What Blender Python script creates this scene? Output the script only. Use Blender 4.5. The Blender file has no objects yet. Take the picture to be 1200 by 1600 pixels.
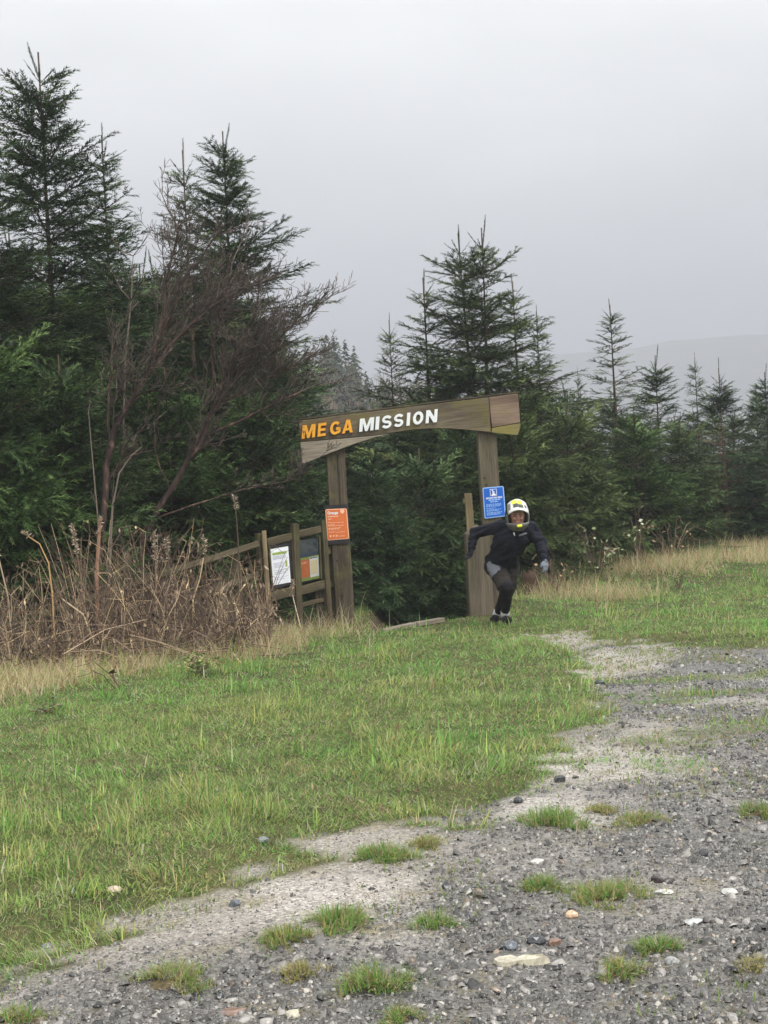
import bpy, bmesh, math, random
import numpy as np
from mathutils import Vector, Matrix

# ------------------------------------------------------------------ camera
SC = bpy.context.scene
COL = SC.collection
EYE = 1.5
FPX = 2323.0                      # focal length in pixels of the 1200x1600 photograph
ROLL = math.radians(3.0)
PITCH = math.radians(-0.49)
_f0 = Vector((0, math.cos(PITCH), math.sin(PITCH)))
_u0 = Vector((0, -math.sin(PITCH), math.cos(PITCH)))
_r0 = Vector((1, 0, 0))
CR = _r0 * math.cos(ROLL) - _u0 * math.sin(ROLL)
CU = _r0 * math.sin(ROLL) + _u0 * math.cos(ROLL)
CF = _f0
cam_d = bpy.data.cameras.new('camera')
cam = bpy.data.objects.new('camera', cam_d)
COL.objects.link(cam)
cam.matrix_world = Matrix(((CR.x, CU.x, -CF.x, 0), (CR.y, CU.y, -CF.y, 0), (CR.z, CU.z, -CF.z, EYE), (0, 0, 0, 1)))
cam_d.sensor_fit = 'VERTICAL'
cam_d.angle_y = 2 * math.atan(800 / FPX)
cam_d.clip_start = 0.1
cam_d.clip_end = 8000
SC.camera = cam

# ------------------------------------------------------------------ sky, sun, exposure
SUN_EL, SUN_AZ = math.radians(38), math.radians(40)   # azimuth measured from +Y towards +X
world = bpy.data.worlds.new('World')
SC.world = world
world.use_nodes = True
nt = world.node_tree
nt.nodes.clear()
def wn(t, **k):
    n = nt.nodes.new(t)
    for a, b in k.items():
        setattr(n, a, b)
    return n
def wl(a, b):
    nt.links.new(a, b)
w_out = wn('ShaderNodeOutputWorld')
w_bg = wn('ShaderNodeBackground')
w_bg.inputs['Strength'].default_value = 0.1
w_sky = wn('ShaderNodeTexSky')
w_sky.sky_type = 'NISHITA'
w_sky.sun_disc = False
w_sky.sun_elevation = SUN_EL
w_sky.sun_rotation = SUN_AZ
w_tc = wn('ShaderNodeTexCoord')
w_sep = wn('ShaderNodeSeparateXYZ')
wl(w_tc.outputs['Generated'], w_sep.inputs[0])
# overcast deck: the standard overcast sky (brightest overhead), broken by soft cloud structure
w_abs = wn('ShaderNodeMath', operation='MAXIMUM'); wl(w_sep.outputs['Z'], w_abs.inputs[0]); w_abs.inputs[1].default_value = 0.0
w_pow = wn('ShaderNodeMath', operation='POWER'); wl(w_abs.outputs[0], w_pow.inputs[0]); w_pow.inputs[1].default_value = 1.1
w_grad = wn('ShaderNodeMath', operation='MULTIPLY_ADD'); wl(w_pow.outputs[0], w_grad.inputs[0]); w_grad.inputs[1].default_value = 17.0; w_grad.inputs[2].default_value = 3.8
w_cap = wn('ShaderNodeMath', operation='SMOOTH_MIN'); wl(w_grad.outputs[0], w_cap.inputs[0]); w_cap.inputs[1].default_value = 13.4; w_cap.inputs[2].default_value = 3.0
# project the view direction on to a flat cloud layer so the clouds flatten towards the horizon
w_zz = wn('ShaderNodeMath', operation='ADD'); wl(w_abs.outputs[0], w_zz.inputs[0]); w_zz.inputs[1].default_value = 0.16
w_dx = wn('ShaderNodeMath', operation='DIVIDE'); wl(w_sep.outputs['X'], w_dx.inputs[0]); wl(w_zz.outputs[0], w_dx.inputs[1])
w_dy = wn('ShaderNodeMath', operation='DIVIDE'); wl(w_sep.outputs['Y'], w_dy.inputs[0]); wl(w_zz.outputs[0], w_dy.inputs[1])
w_cmb = wn('ShaderNodeCombineXYZ'); wl(w_dx.outputs[0], w_cmb.inputs[0]); wl(w_dy.outputs[0], w_cmb.inputs[1])
w_n = wn('ShaderNodeTexNoise'); wl(w_cmb.outputs[0], w_n.inputs['Vector'])
w_n.inputs['Scale'].default_value = 1.1; w_n.inputs['Detail'].default_value = 5.0; w_n.inputs['Roughness'].default_value = 0.5
w_mr = wn('ShaderNodeMapRange'); wl(w_n.outputs['Fac'], w_mr.inputs['Value'])
w_mr.inputs['From Min'].default_value = 0.25; w_mr.inputs['From Max'].default_value = 0.75
w_mr.inputs['To Min'].default_value = 0.78; w_mr.inputs['To Max'].default_value = 1.22
w_lum = wn('ShaderNodeMath', operation='MULTIPLY'); wl(w_cap.outputs[0], w_lum.inputs[0]); wl(w_mr.outputs[0], w_lum.inputs[1])
# a little bluer low down, neutral above
w_ramp = wn('ShaderNodeValToRGB'); wl(w_abs.outputs[0], w_ramp.inputs[0])
w_ramp.color_ramp.elements[0].position = 0.05; w_ramp.color_ramp.elements[0].color = (0.98, 0.985, 1.01, 1)
w_ramp.color_ramp.elements[1].position = 0.22; w_ramp.color_ramp.elements[1].color = (1.0, 1.0, 0.975, 1)
w_col = wn('ShaderNodeMix', data_type='RGBA', blend_type='MULTIPLY'); w_col.inputs['Factor'].default_value = 1.0
wl(w_ramp.outputs[0], w_col.inputs[6]); wl(w_lum.outputs[0], w_col.inputs[7])
w_mix = wn('ShaderNodeMix', data_type='RGBA'); w_mix.inputs['Factor'].default_value = 0.985
wl(w_sky.outputs[0], w_mix.inputs[6]); wl(w_col.outputs[2], w_mix.inputs[7])
wl(w_mix.outputs[2], w_bg.inputs['Color'])
wl(w_bg.outputs[0], w_out.inputs[0])

sun_d = bpy.data.lights.new('sun', 'SUN')
sun = bpy.data.objects.new('sun', sun_d)
COL.objects.link(sun)
sun_d.energy = 1.5
sun_d.angle = math.radians(25)
sun_d.color = (1.0, 0.97, 0.92)
_sd = Vector((math.sin(SUN_AZ) * math.cos(SUN_EL), math.cos(SUN_AZ) * math.cos(SUN_EL), math.sin(SUN_EL)))
# the sun stands high behind the camera's right shoulder, veiled by cloud
_sd = Vector((0.45, -0.42, 0.79)).normalized()
w_sky.sun_elevation = math.asin(_sd.z)
w_sky.sun_rotation = math.atan2(_sd.x, _sd.y)
sun.rotation_euler = (-_sd).to_track_quat('-Z', 'Y').to_euler()
sun.location = (0, 0, 40)
SC.view_settings.view_transform = 'Standard'
SC.view_settings.look = 'None'
SC.view_settings.exposure = 0.94
SC.view_settings.gamma = 1.0
SC.view_settings.use_curve_mapping = False
SC.render.engine = 'CYCLES'
SC.cycles.use_denoising = True
SC.cycles.max_bounces = 5
SC.cycles.diffuse_bounces = 2
SC.cycles.transparent_max_bounces = 4
SC.cycles.volume_bounces = 1

# ------------------------------------------------------------------ helpers
rng = np.random.default_rng(7)
random.seed(7)
def lin(r, g, b):
    def c(v):
        v /= 255.0
        return v / 12.92 if v <= 0.04045 else ((v + 0.055) / 1.055) ** 2.4
    return (c(r), c(g), c(b), 1.0)
def ray(px, py):
    return CF + CR * ((px - 600) / FPX) + CU * ((800 - py) / FPX)
def at(px, py, d):
    """world point seen at photo pixel (px, py), d metres in front of the camera"""
    v = ray(px, py)
    return Vector((0, 0, EYE)) + v * (d / v.y)
def gp(px, py):
    """where the view ray meets the level ground"""
    v = ray(px, py)
    p = Vector((0, 0, EYE)) + v * (-EYE / v.z)
    return p

_perm = rng.random((256, 256))
def vnoise(x, y):
    x = np.asarray(x, float); y = np.asarray(y, float)
    xi = np.floor(x).astype(int); yi = np.floor(y).astype(int)
    fx = x - xi; fy = y - yi
    fx = fx * fx * (3 - 2 * fx); fy = fy * fy * (3 - 2 * fy)
    a = _perm[xi & 255, yi & 255]; b = _perm[(xi + 1) & 255, yi & 255]
    c = _perm[xi & 255, (yi + 1) & 255]; d = _perm[(xi + 1) & 255, (yi + 1) & 255]
    return (a * (1 - fx) + b * fx) * (1 - fy) + (c * (1 - fx) + d * fx) * fy
def fbm(x, y, o=4):
    s = 0; a = 0.5; t = 0
    for i in range(o):
        s = s + a * vnoise(x * 2 ** i + 17.3 * i, y * 2 ** i + 9.1 * i); t += a; a *= 0.5
    return s / t

# gravel outline, read off the photograph and laid on the ground
GPX = [(-420, 1690), (-150, 1590), (0, 1535), (60, 1500), (120, 1478), (200, 1445), (330, 1422), (375, 1378), (440, 1355),
       (500, 1352), (505, 1330), (512, 1302), (560, 1292), (690, 1291), (725, 1258), (800, 1240), (870, 1215), (905, 1195),
       (905, 1150), (930, 1110), (940, 1062), (915, 1030), (880, 1008), (830, 995), (880, 990), (930, 1001), (960, 1010),
       (1040, 1004), (1100, 1018), (1200, 1016), (1900, 1000), (5200, 2600), (-1400, 2600)]
GPOLY = np.array([[gp(*p).x, gp(*p).y] for p in GPX])
def gravel_sd(x, y):
    """signed distance to the gravel outline, positive inside the gravel"""
    x = np.asarray(x, float); y = np.asarray(y, float)
    sh = x.shape; x = x.ravel(); y = y.ravel()
    best = np.full(x.shape, 1e9); inside = np.zeros(x.shape, bool)
    n = len(GPOLY)
    for i in range(n):
        ax, ay = GPOLY[i]; bx, by = GPOLY[(i + 1) % n]
        dx, dy = bx - ax, by - ay
        t = np.clip(((x - ax) * dx + (y - ay) * dy) / (dx * dx + dy * dy), 0, 1)
        best = np.minimum(best, (x - ax - t * dx) ** 2 + (y - ay - t * dy) ** 2)
        c = ((ay > y) != (by > y))
        xi = (bx - ax) * (y - ay) / (by - ay if by != ay else 1e-9) + ax
        inside ^= (c & (x < xi))
    d = np.sqrt(best)
    return np.where(inside, d, -d).reshape(sh)
# strips of grass inside the gravel: (px, py, half width m, half depth m)
GISL = [(1150, 1052, .62, .22), (1120, 1076, .75, .2), (1040, 1090, .3, .2), (1055, 1195, .22, .3), (1000, 1155, .3, .2),
        (1180, 1130, .3, .25), (1130, 1030, .35, .2), (1000, 1062, .35, .22), (1090, 1140, .3, .16)]
GISLW = [(gp(a, b).x, gp(a, b).y, c, d) for a, b, c, d in GISL]
def grass_amount(x, y):
    """1 = turf, 0 = bare gravel"""
    s = gravel_sd(x, y)
    e = (fbm(x * 2.3 + 3, y * 2.3) - 0.5) * 1.1 + (fbm(x * 7, y * 7 + 5, 3) - 0.5) * 0.75
    m = np.clip(0.5 - (s + e * 0.55) / 0.12, 0, 1)
    for cx, cy, rx, ry in GISLW:
        q = np.sqrt(((x - cx) / rx) ** 2 + ((y - cy) / ry) ** 2) + e * 0.7
        m = np.maximum(m, np.clip((1.05 - q) / 0.35, 0, 1) * 0.55)
    return m
def wash_amount(x, y):
    """patches of pale silt on the track and, far off, painted puddle glare"""
    q = fbm(x * 1.4 + 12, y * 1.0 + 33, 4) + 0.30 * np.exp(-((x + 0.25) / 0.6) ** 2 - ((y - 5.75) / 0.45) ** 2) + 0.34 * np.exp(-((x - 2.35) / 0.7) ** 2 - ((y - 14.0) / 1.7) ** 2)  # the far patch's pale colour also stands in for wet glare
    return np.clip((q - 0.56) / 0.16, 0, 1)
def stone_cover(x, y):
    """share of the track covered by loose stone; the rest is pale silt beside the turf and, farther off, painted sky glare"""
    silt = fbm(x * 1.1 + 70, y * 1.1, 3)
    wash = wash_amount(x, y)
    return np.clip(0.34 + (x + 0.7 - 0.06 * y) * 0.36 + (silt - 0.5) * 1.6 + np.clip((5.6 - y) * 0.4, 0, .6) - 0.75 * wash - np.clip((y - 8) * .05, 0, .28), 0.08, 1.0)  # less stone with distance: pale silt colour stands in for sky glare
GATE_C = Vector((0.30, 18.6))
def gate_line(x):
    return 16.95 + np.asarray(x, float) * 0.9
def litter_amount(x, y):
    """forest floor under the trees: brown needles instead of turf"""
    x = np.asarray(x, float); y = np.asarray(y, float)
    e = (fbm(x * 1.3 + 9, y * 1.3) - 0.5) * 0.8
    opening = np.clip((y - gate_line(x) + 0.04 + e * .2) / 0.12, 0, 1) * np.clip((x + 0.30) / 0.12, 0, 1) * np.clip((1.15 - x) / 0.2, 0, 1)
    left = np.clip((y - 16.6 - 0.6 * np.clip(x + 1.4, -3, 9) + e) / 0.5, 0, 1) * np.clip((-0.6 - x) / 0.2, 0, 1)
    right = np.clip((y - 25.5 + e - 0.35 * (x - 4)) / 0.8, 0, 1) * np.clip((x - 1.6) / .4, 0, 1)
    back = np.clip((y - 21.5 + e) / 0.5, 0, 1) * np.clip((2.3 - x) / .4, 0, 1)
    return np.clip(np.maximum(np.maximum(opening, left), np.maximum(right, back)), 0, 1)
def H(x, y):
    x = np.asarray(x, float); y = np.asarray(y, float)
    near = np.exp(-np.maximum(y - 30, 0) / 20)
    h = (fbm(x * 0.35, y * 0.35) - 0.5) * 0.10 * near + (fbm(x * 1.6, y * 1.6, 3) - 0.5) * 0.045 * near
    h = h + 0.035 * np.clip(-gravel_sd(x, y) / 0.35, 0, 1) * near
    # the path drops away behind the gate
    w = np.clip((x + 0.25) / 0.6, 0, 1) * np.clip((1.15 - x) / 0.25, 0, 1)
    h = h - w * np.minimum(np.clip(y - gate_line(x), 0, 9) * 0.5, 0.85)
    h = h + 0.13 * np.exp(-((x - 1.5) / 0.8) ** 2 - ((y - 18.6) / 0.9) ** 2)
    # low bank of rough grass on the right
    h = h + 0.22 * np.exp(-((x - 4.6) / 2.2) ** 2 - ((y - 23.2) / 1.5) ** 2)
    h = h + 0.25 * np.exp(-((x - 5.8) / 2.6) ** 2 - ((y - 27) / 2.0) ** 2)
    # wooded hill far behind on the left
    h = h + 18.5 * np.exp(-((x + 33) / 42) ** 2 - ((y - 150) / 50) ** 2) * np.clip((y - 55) / 40, 0, 1)
    return h
def hz(x, y):
    return float(H(np.array([x]), np.array([y]))[0])
def gph(px, py):
    p = gp(px, py)
    for _ in range(4):
        z = hz(p.x, p.y)
        v = ray(px, py)
        p = Vector((0, 0, EYE)) + v * ((z - EYE) / v.z)
    return p

# ------------------------------------------------------------------ materials
MATS = {}
class M:
    def __init__(s, name, rough=0.8, spec=0.3, base=(0.5, 0.5, 0.5, 1)):
        s.m = bpy.data.materials.new(name); s.m.use_nodes = True
        s.t = s.m.node_tree; s.b = s.t.nodes['Principled BSDF']
        s.b.inputs['Roughness'].default_value = rough
        s.b.inputs['Specular IOR Level'].default_value = spec
        s.b.inputs['Base Color'].default_value = base
        MATS[name] = s.m
    def n(s, t, **k):
        x = s.t.nodes.new(t)
        for a, b in k.items():
            setattr(x, a, b)
        return x
    def l(s, a, b):
        s.t.links.new(a, b)
    def coord(s, scale=(1, 1, 1), kind='Object'):
        tc = s.n('ShaderNodeTexCoord'); mp = s.n('ShaderNodeMapping')
        mp.inputs['Scale'].default_value = scale
        s.l(tc.outputs[kind], mp.inputs[0])
        return mp.outputs[0]
    def noise(s, vec, scale, detail=4, rough=0.55, dist=0.0):
        x = s.n('ShaderNodeTexNoise')
        x.inputs['Scale'].default_value = scale; x.inputs['Detail'].default_value = detail
        x.inputs['Roughness'].default_value = rough; x.inputs['Distortion'].default_value = dist
        if vec is not None: s.l(vec, x.inputs['Vector'])
        return x.outputs['Fac']
    def ramp(s, fac, stops):
        x = s.n('ShaderNodeValToRGB'); e = x.color_ramp.elements
        while len(e) < len(stops): e.new(0.5)
        for i, (p, c) in enumerate(stops):
            e[i].position = p; e[i].color = c
        s.l(fac, x.inputs[0])
        return x.outputs[0]
    def mix(s, fac, a, b, mode='MIX'):
        x = s.n('ShaderNodeMix', data_type='RGBA', blend_type=mode)
        for i, v in ((0, fac), (6, a), (7, b)):
            if isinstance(v, (int, float)): x.inputs[i].default_value = v
            elif isinstance(v, tuple): x.inputs[i].default_value = v
            else: s.l(v, x.inputs[i])
        return x.outputs[2]
    def math(s, op, a, b=0.0, c=0.0):
        x = s.n('ShaderNodeMath', operation=op)
        for i, v in enumerate((a, b, c)):
            if isinstance(v, (int, float)): x.inputs[i].default_value = v
            else: s.l(v, x.inputs[i])
        return x.outputs[0]
    def attr(s, name, out='Fac'):
        x = s.n('ShaderNodeAttribute'); x.attribute_name = name
        return x.outputs[out]
    def color(s, sock):
        s.l(sock, s.b.inputs['Base Color'])
    def bump(s, h, strength=0.4, dist=0.01):
        x = s.n('ShaderNodeBump'); x.inputs['Strength'].default_value = strength; x.inputs['Distance'].default_value = dist
        s.l(h, x.inputs['Height']); s.l(x.outputs[0], s.b.inputs['Normal'])

def wood(name, dark, light, moss=0.0, mossc=lin(112, 112, 60), rough=0.8):
    m = M(name, rough, 0.25)
    v = m.coord((42, 42, 1.9)); g = m.noise(v, 1.0, 8, 0.72, 1.2)
    v2 = m.coord((5, 5, 0.9)); g2 = m.noise(v2, 1.0, 4, 0.55)
    c = m.ramp(g, [(0.28, dark), (0.72, light)])
    stain = m.ramp(g2, [(0.32, (0.50, 0.48, 0.46, 1)), (0.62, (1.08, 1.06, 1.04, 1))])
    c = m.mix(1.0, c, stain, 'MULTIPLY')
    if moss:
        v3 = m.coord((3.2, 3.2, 2.6)); g3 = m.noise(v3, 1.0, 5, 0.6)
        f = m.ramp(g3, [(0.58 - 0.3 * moss, (0, 0, 0, 1)), (0.78 - 0.2 * moss, (1, 1, 1, 1))])
        c = m.mix(m.math('MULTIPLY', f, 0.75), c, mossc)
    m.color(c); m.bump(g, 0.55, 0.006)
    return m.m
wood('wood_post', lin(54, 48, 41), lin(112, 101, 87), 0.2)
wood('wood_grey', lin(66, 60, 52), lin(122, 113, 98), 0.3, lin(92, 90, 58))
wood('wood_beam', lin(72, 65, 55), lin(132, 121, 104), 0.45, lin(108, 100, 50))
wood('wood_pale', lin(112, 105, 94), lin(172, 162, 148), 0.05)
wood('wood_red', lin(96, 80, 70), lin(146, 126, 110), 0.05)
wood('wood_moss', lin(92, 86, 56), lin(136, 128, 84), 0.5, lin(128, 122, 62))
wood('wood_fence', lin(50, 45, 36), lin(112, 102, 80), 0.3, lin(96, 98, 58))
wood('wood_tan', lin(104, 92, 70), lin(164, 148, 116), 0.1)
wood('wood_stump', lin(46, 34, 28), lin(86, 64, 50), 0.05)

def flat(name, c, rough=0.6, spec=0.4, var=0.12, scale=30):
    m = M(name, rough, spec)
    g = m.noise(m.coord((1, 1, 1)), scale, 4, 0.6)
    a = tuple(v * (1 - var) for v in c[:3]) + (1,); b = tuple(min(1, v * (1 + var)) for v in c[:3]) + (1,)
    m.color(m.ramp(g, [(0.3, a), (0.7, b)]))
    return m.m
flat('letter_orange', lin(236, 166, 48), 0.5)
flat('letter_white', lin(226, 230, 232), 0.5, var=0.05)
flat('sign_orange', lin(212, 112, 58), 0.45, var=0.05)
flat('sign_blue', lin(22, 92, 190), 0.4, var=0.05)
flat('sign_pale_orange', lin(240, 190, 160), 0.5, var=0.04)
flat('sign_pale_blue', lin(150, 190, 238), 0.5, var=0.04)
flat('sign_white', lin(226, 228, 232), 0.5, var=0.04)
flat('sign_dark', lin(34, 30, 34), 0.6)
flat('notice_paper', lin(216, 218, 226), 0.5, var=0.04)
flat('notice_cream', lin(226, 212, 170), 0.5, var=0.04)
flat('notice_lime', lin(138, 158, 70), 0.5)
flat('notice_text', lin(168, 170, 184), 0.5)
flat('notice_photo', lin(66, 78, 86), 0.25, 0.6, 0.6, 14)
flat('notice_navy', lin(44, 58, 86), 0.3)
flat('notice_orange', lin(206, 108, 56), 0.5)

# needles: colour from the shoot's tint (tips painted as if sunlit), shifted by the tree's own hue
m = M('needles', 0.55, 0.25)
t_ = m.attr('tint')
c_ = m.ramp(t_, [(0.0, lin(84, 70, 48)), (0.10, lin(50, 58, 36)), (0.35, lin(52, 68, 40)), (0.75, lin(78, 98, 58)), (1.0, lin(126, 142, 92))])
oi = m.n('ShaderNodeObjectInfo')
m.color(m.mix(1.0, c_, oi.outputs['Color'], 'MULTIPLY'))
m.b.inputs['Subsurface Weight'].default_value = 0.0
m = M('bark', 0.9, 0.15)
g_ = m.noise(m.coord((14, 14, 4)), 1.0, 5, 0.6)
m.color(m.ramp(g_, [(0.3, lin(52, 44, 38)), (0.7, lin(98, 84, 72))])); m.bump(g_, 0.6, 0.01)
m = M('bark_red', 0.85, 0.2)
g_ = m.noise(m.coord((9, 9, 3.2)), 1.0, 5, 0.6, 0.8)
m.color(m.ramp(g_, [(0.40, lin(46, 38, 36)), (0.56, lin(78, 62, 56)), (0.72, lin(150, 126, 112))])); m.bump(g_, 0.6, 0.008)
m = M('twig', 0.85, 0.2)
t_ = m.attr('tint')
m.color(m.ramp(t_, [(0.0, lin(46, 39, 37)), (0.6, lin(80, 70, 65)), (1.0, lin(124, 112, 102))]))
m = M('bark_dead', 0.9, 0.15)
g_ = m.noise(m.coord((10, 10, 4)), 1.0, 4)
m.color(m.ramp(g_, [(0.3, lin(84, 66, 54)), (0.7, lin(140, 116, 98))]))

def attr_mat(name, rough, spec, sheen=0.0, trans=0.0):
    m = M(name, rough, spec)
    c = m.attr('col', 'Color')
    if name == 'stone_chip':
        c = m.mix(1.0, c, m.ramp(m.noise(m.coord((1, 1, 1)), 70, 5, .65), [(.3, (.68, .68, .68, 1)), (.7, (1.22, 1.2, 1.16, 1))]), 'MULTIPLY')
    m.color(c)
    if trans:
        tr = m.n('ShaderNodeBsdfTranslucent'); mx = m.n('ShaderNodeMixShader'); mx.inputs[0].default_value = trans
        m.l(c, tr.inputs['Color']); m.l(m.b.outputs[0], mx.inputs[1]); m.l(tr.outputs[0], mx.inputs[2]); m.l(mx.outputs[0], m.t.nodes['Material Output'].inputs['Surface'])
    return m.m
attr_mat('grass_blade', 0.5, 0.28, trans=0.35)
attr_mat('stone_chip', 0.24, 0.5)
attr_mat('dead_stem', 0.8, 0.2)
attr_mat('leaf', 0.5, 0.3)

# ground: turf thatch / wet gravelly mud, by the turf mask
m = M('ground', 0.9, 0.3)
vec = m.coord((1, 1, 1))
turf = m.attr('turf')
n1 = m.noise(vec, 2.2, 5, 0.6); n2 = m.noise(vec, 60, 6, 0.72); n3 = m.noise(vec, 0.9, 4, 0.55, 0.5)
gc = m.ramp(n1, [(0.3, lin(56, 62, 32)), (0.55, lin(84, 84, 48)), (0.75, lin(104, 92, 62))])
gc = m.mix(1.0, gc, m.ramp(n2, [(0.3, (0.45, 0.45, 0.45, 1)), (0.7, (1.2, 1.2, 1.2, 1))]), 'MULTIPLY')
mud = m.ramp(n2, [(0.28, lin(116, 110, 104)), (0.5, lin(172, 165, 158)), (0.72, lin(214, 208, 202))])
dkg = m.ramp(n2, [(0.3, lin(66, 64, 62)), (0.7, lin(128, 125, 121))])
mud = m.mix(m.ramp(n1, [(0.5, (0, 0, 0, 1)), (0.72, (0.45, 0.45, 0.45, 1))]), mud, lin(132, 116, 98))
silt_ = m.attr('silt')
vo = m.n('ShaderNodeTexVoronoi'); vo.inputs['Scale'].default_value = 75; m.l(vec, vo.inputs['Vector'])
vo2 = m.n('ShaderNodeTexVoronoi'); vo2.inputs['Scale'].default_value = 190; m.l(vec, vo2.inputs['Vector'])
sx = m.n('ShaderNodeSeparateXYZ'); m.l(vo.outputs['Color'], sx.inputs[0]); sx2 = m.n('ShaderNodeSeparateXYZ'); m.l(vo2.outputs['Color'], sx2.inputs[0])
grit = m.math('MULTIPLY', m.math('MULTIPLY_ADD', sx.outputs[0], 0.6, 0.68), m.math('MULTIPLY_ADD', sx2.outputs[0], 0.7, 0.64))
mid_ = m.ramp(n2, [(0.28, lin(100, 94, 87)), (0.5, lin(146, 139, 131)), (0.74, lin(188, 181, 173))])
mud = m.mix(silt_, dkg, m.mix(m.attr('wash'), mid_, mud))
moss_ = m.noise(vec, 3.1, 5, 0.65)
mud = m.mix(m.ramp(moss_, [(0.54, (0, 0, 0, 1)), (0.68, (0.6, 0.6, 0.6, 1))]), mud, lin(118, 108, 72))
mud = m.mix(1.0, mud, grit, 'MULTIPLY')
lit = m.ramp(n2, [(0.3, lin(44, 36, 28)), (0.7, lin(92, 76, 58))])
m.color(m.mix(m.attr('litter'), m.mix(turf, mud, gc), lit))
wet = m.ramp(n3, [(0.42, (0.6, 0.6, 0.6, 1)), (0.58, (0.2, 0.2, 0.2, 1))])
wet = m.mix(m.attr('wash'), wet, (0.14, 0.14, 0.14, 1))
m.l(m.mix(turf, wet, (0.95, 0.95, 0.95, 1)), m.b.inputs['Roughness'])
m.bump(m.math('MULTIPLY', m.math('ADD', m.math('ADD', n2, m.math('MULTIPLY', grit, 0.7)), m.math('MULTIPLY', n1, 0.6)), m.math('MULTIPLY_ADD', m.attr('wash'), -0.75, 1.0)), 0.6, 0.014)

m = M('far_hill', 0.95, 0.1)
n1 = m.noise(m.coord((1, 1, 1)), 0.02, 5, 0.6)
m.color(m.ramp(n1, [(0.35, lin(58, 62, 50)), (0.65, lin(96, 92, 76))]))
m = M('far_foliage', 0.8, 0.15)
m.color(m.attr('col', 'Color'))

# ------------------------------------------------------------------ mesh building
def new_mesh(name, verts, faces, mats, midx=None, smooth=False, attrs=None):
    """verts Nx3, faces: list of tuples or Mx3 array"""
    me = bpy.data.meshes.new(name)
    verts = np.asarray(verts, np.float32)
    if isinstance(faces, np.ndarray):
        k = faces.shape[1]; nf = len(faces)
        me.vertices.add(len(verts)); me.vertices.foreach_set('co', verts.ravel())
        me.loops.add(nf * k); me.loops.foreach_set('vertex_index', faces.astype(np.int32).ravel())
        me.polygons.add(nf)
        me.polygons.foreach_set('loop_start', np.arange(0, nf * k, k, dtype=np.int32))
        if midx is not None: me.polygons.foreach_set('material_index', np.asarray(midx, np.int32))
        me.update(calc_edges=True)
    else:
        me.from_pydata([tuple(v) for v in verts], [], faces)
        if midx is not None: me.polygons.foreach_set('material_index', np.asarray(midx, np.int32))
    for mt in mats: me.materials.append(MATS[mt])
    if smooth: me.polygons.foreach_set('use_smooth', np.ones(len(me.polygons), bool))
    for an, (typ, data) in (attrs or {}).items():
        a = me.attributes.new(an, typ, 'POINT')
        a.data.foreach_set('color' if typ == 'FLOAT_COLOR' else 'value', np.asarray(data, np.float32).ravel())
    me.validate() if not isinstance(faces, np.ndarray) else None
    me.update()
    return me
def link(name, me, parent=None, mw=None):
    o = bpy.data.objects.new(name, me); COL.objects.link(o)
    mw = mw or Matrix.Identity(4)
    if parent is not None:
        o.parent = parent
        p = parent; off = Matrix.Identity(4)
        base = parent.get('_w')
        o.matrix_local = WORLD[parent.name].inverted() @ mw
    else:
        o.matrix_world = mw
    WORLD[o.name] = mw.copy()
    return o
WORLD = {}
def tag(o, label, cat, group=None, kind=None):
    o['label'] = label; o['category'] = cat
    if group: o['group'] = group
    if kind: o['kind'] = kind
    return o
def thing(name, label, cat, loc, group=None):
    o = bpy.data.objects.new(name, None); COL.objects.link(o)
    o.empty_display_size = 0.2
    o.location = loc
    WORLD[o.name] = Matrix.Translation(loc)
    return tag(o, label, cat, group)

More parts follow.
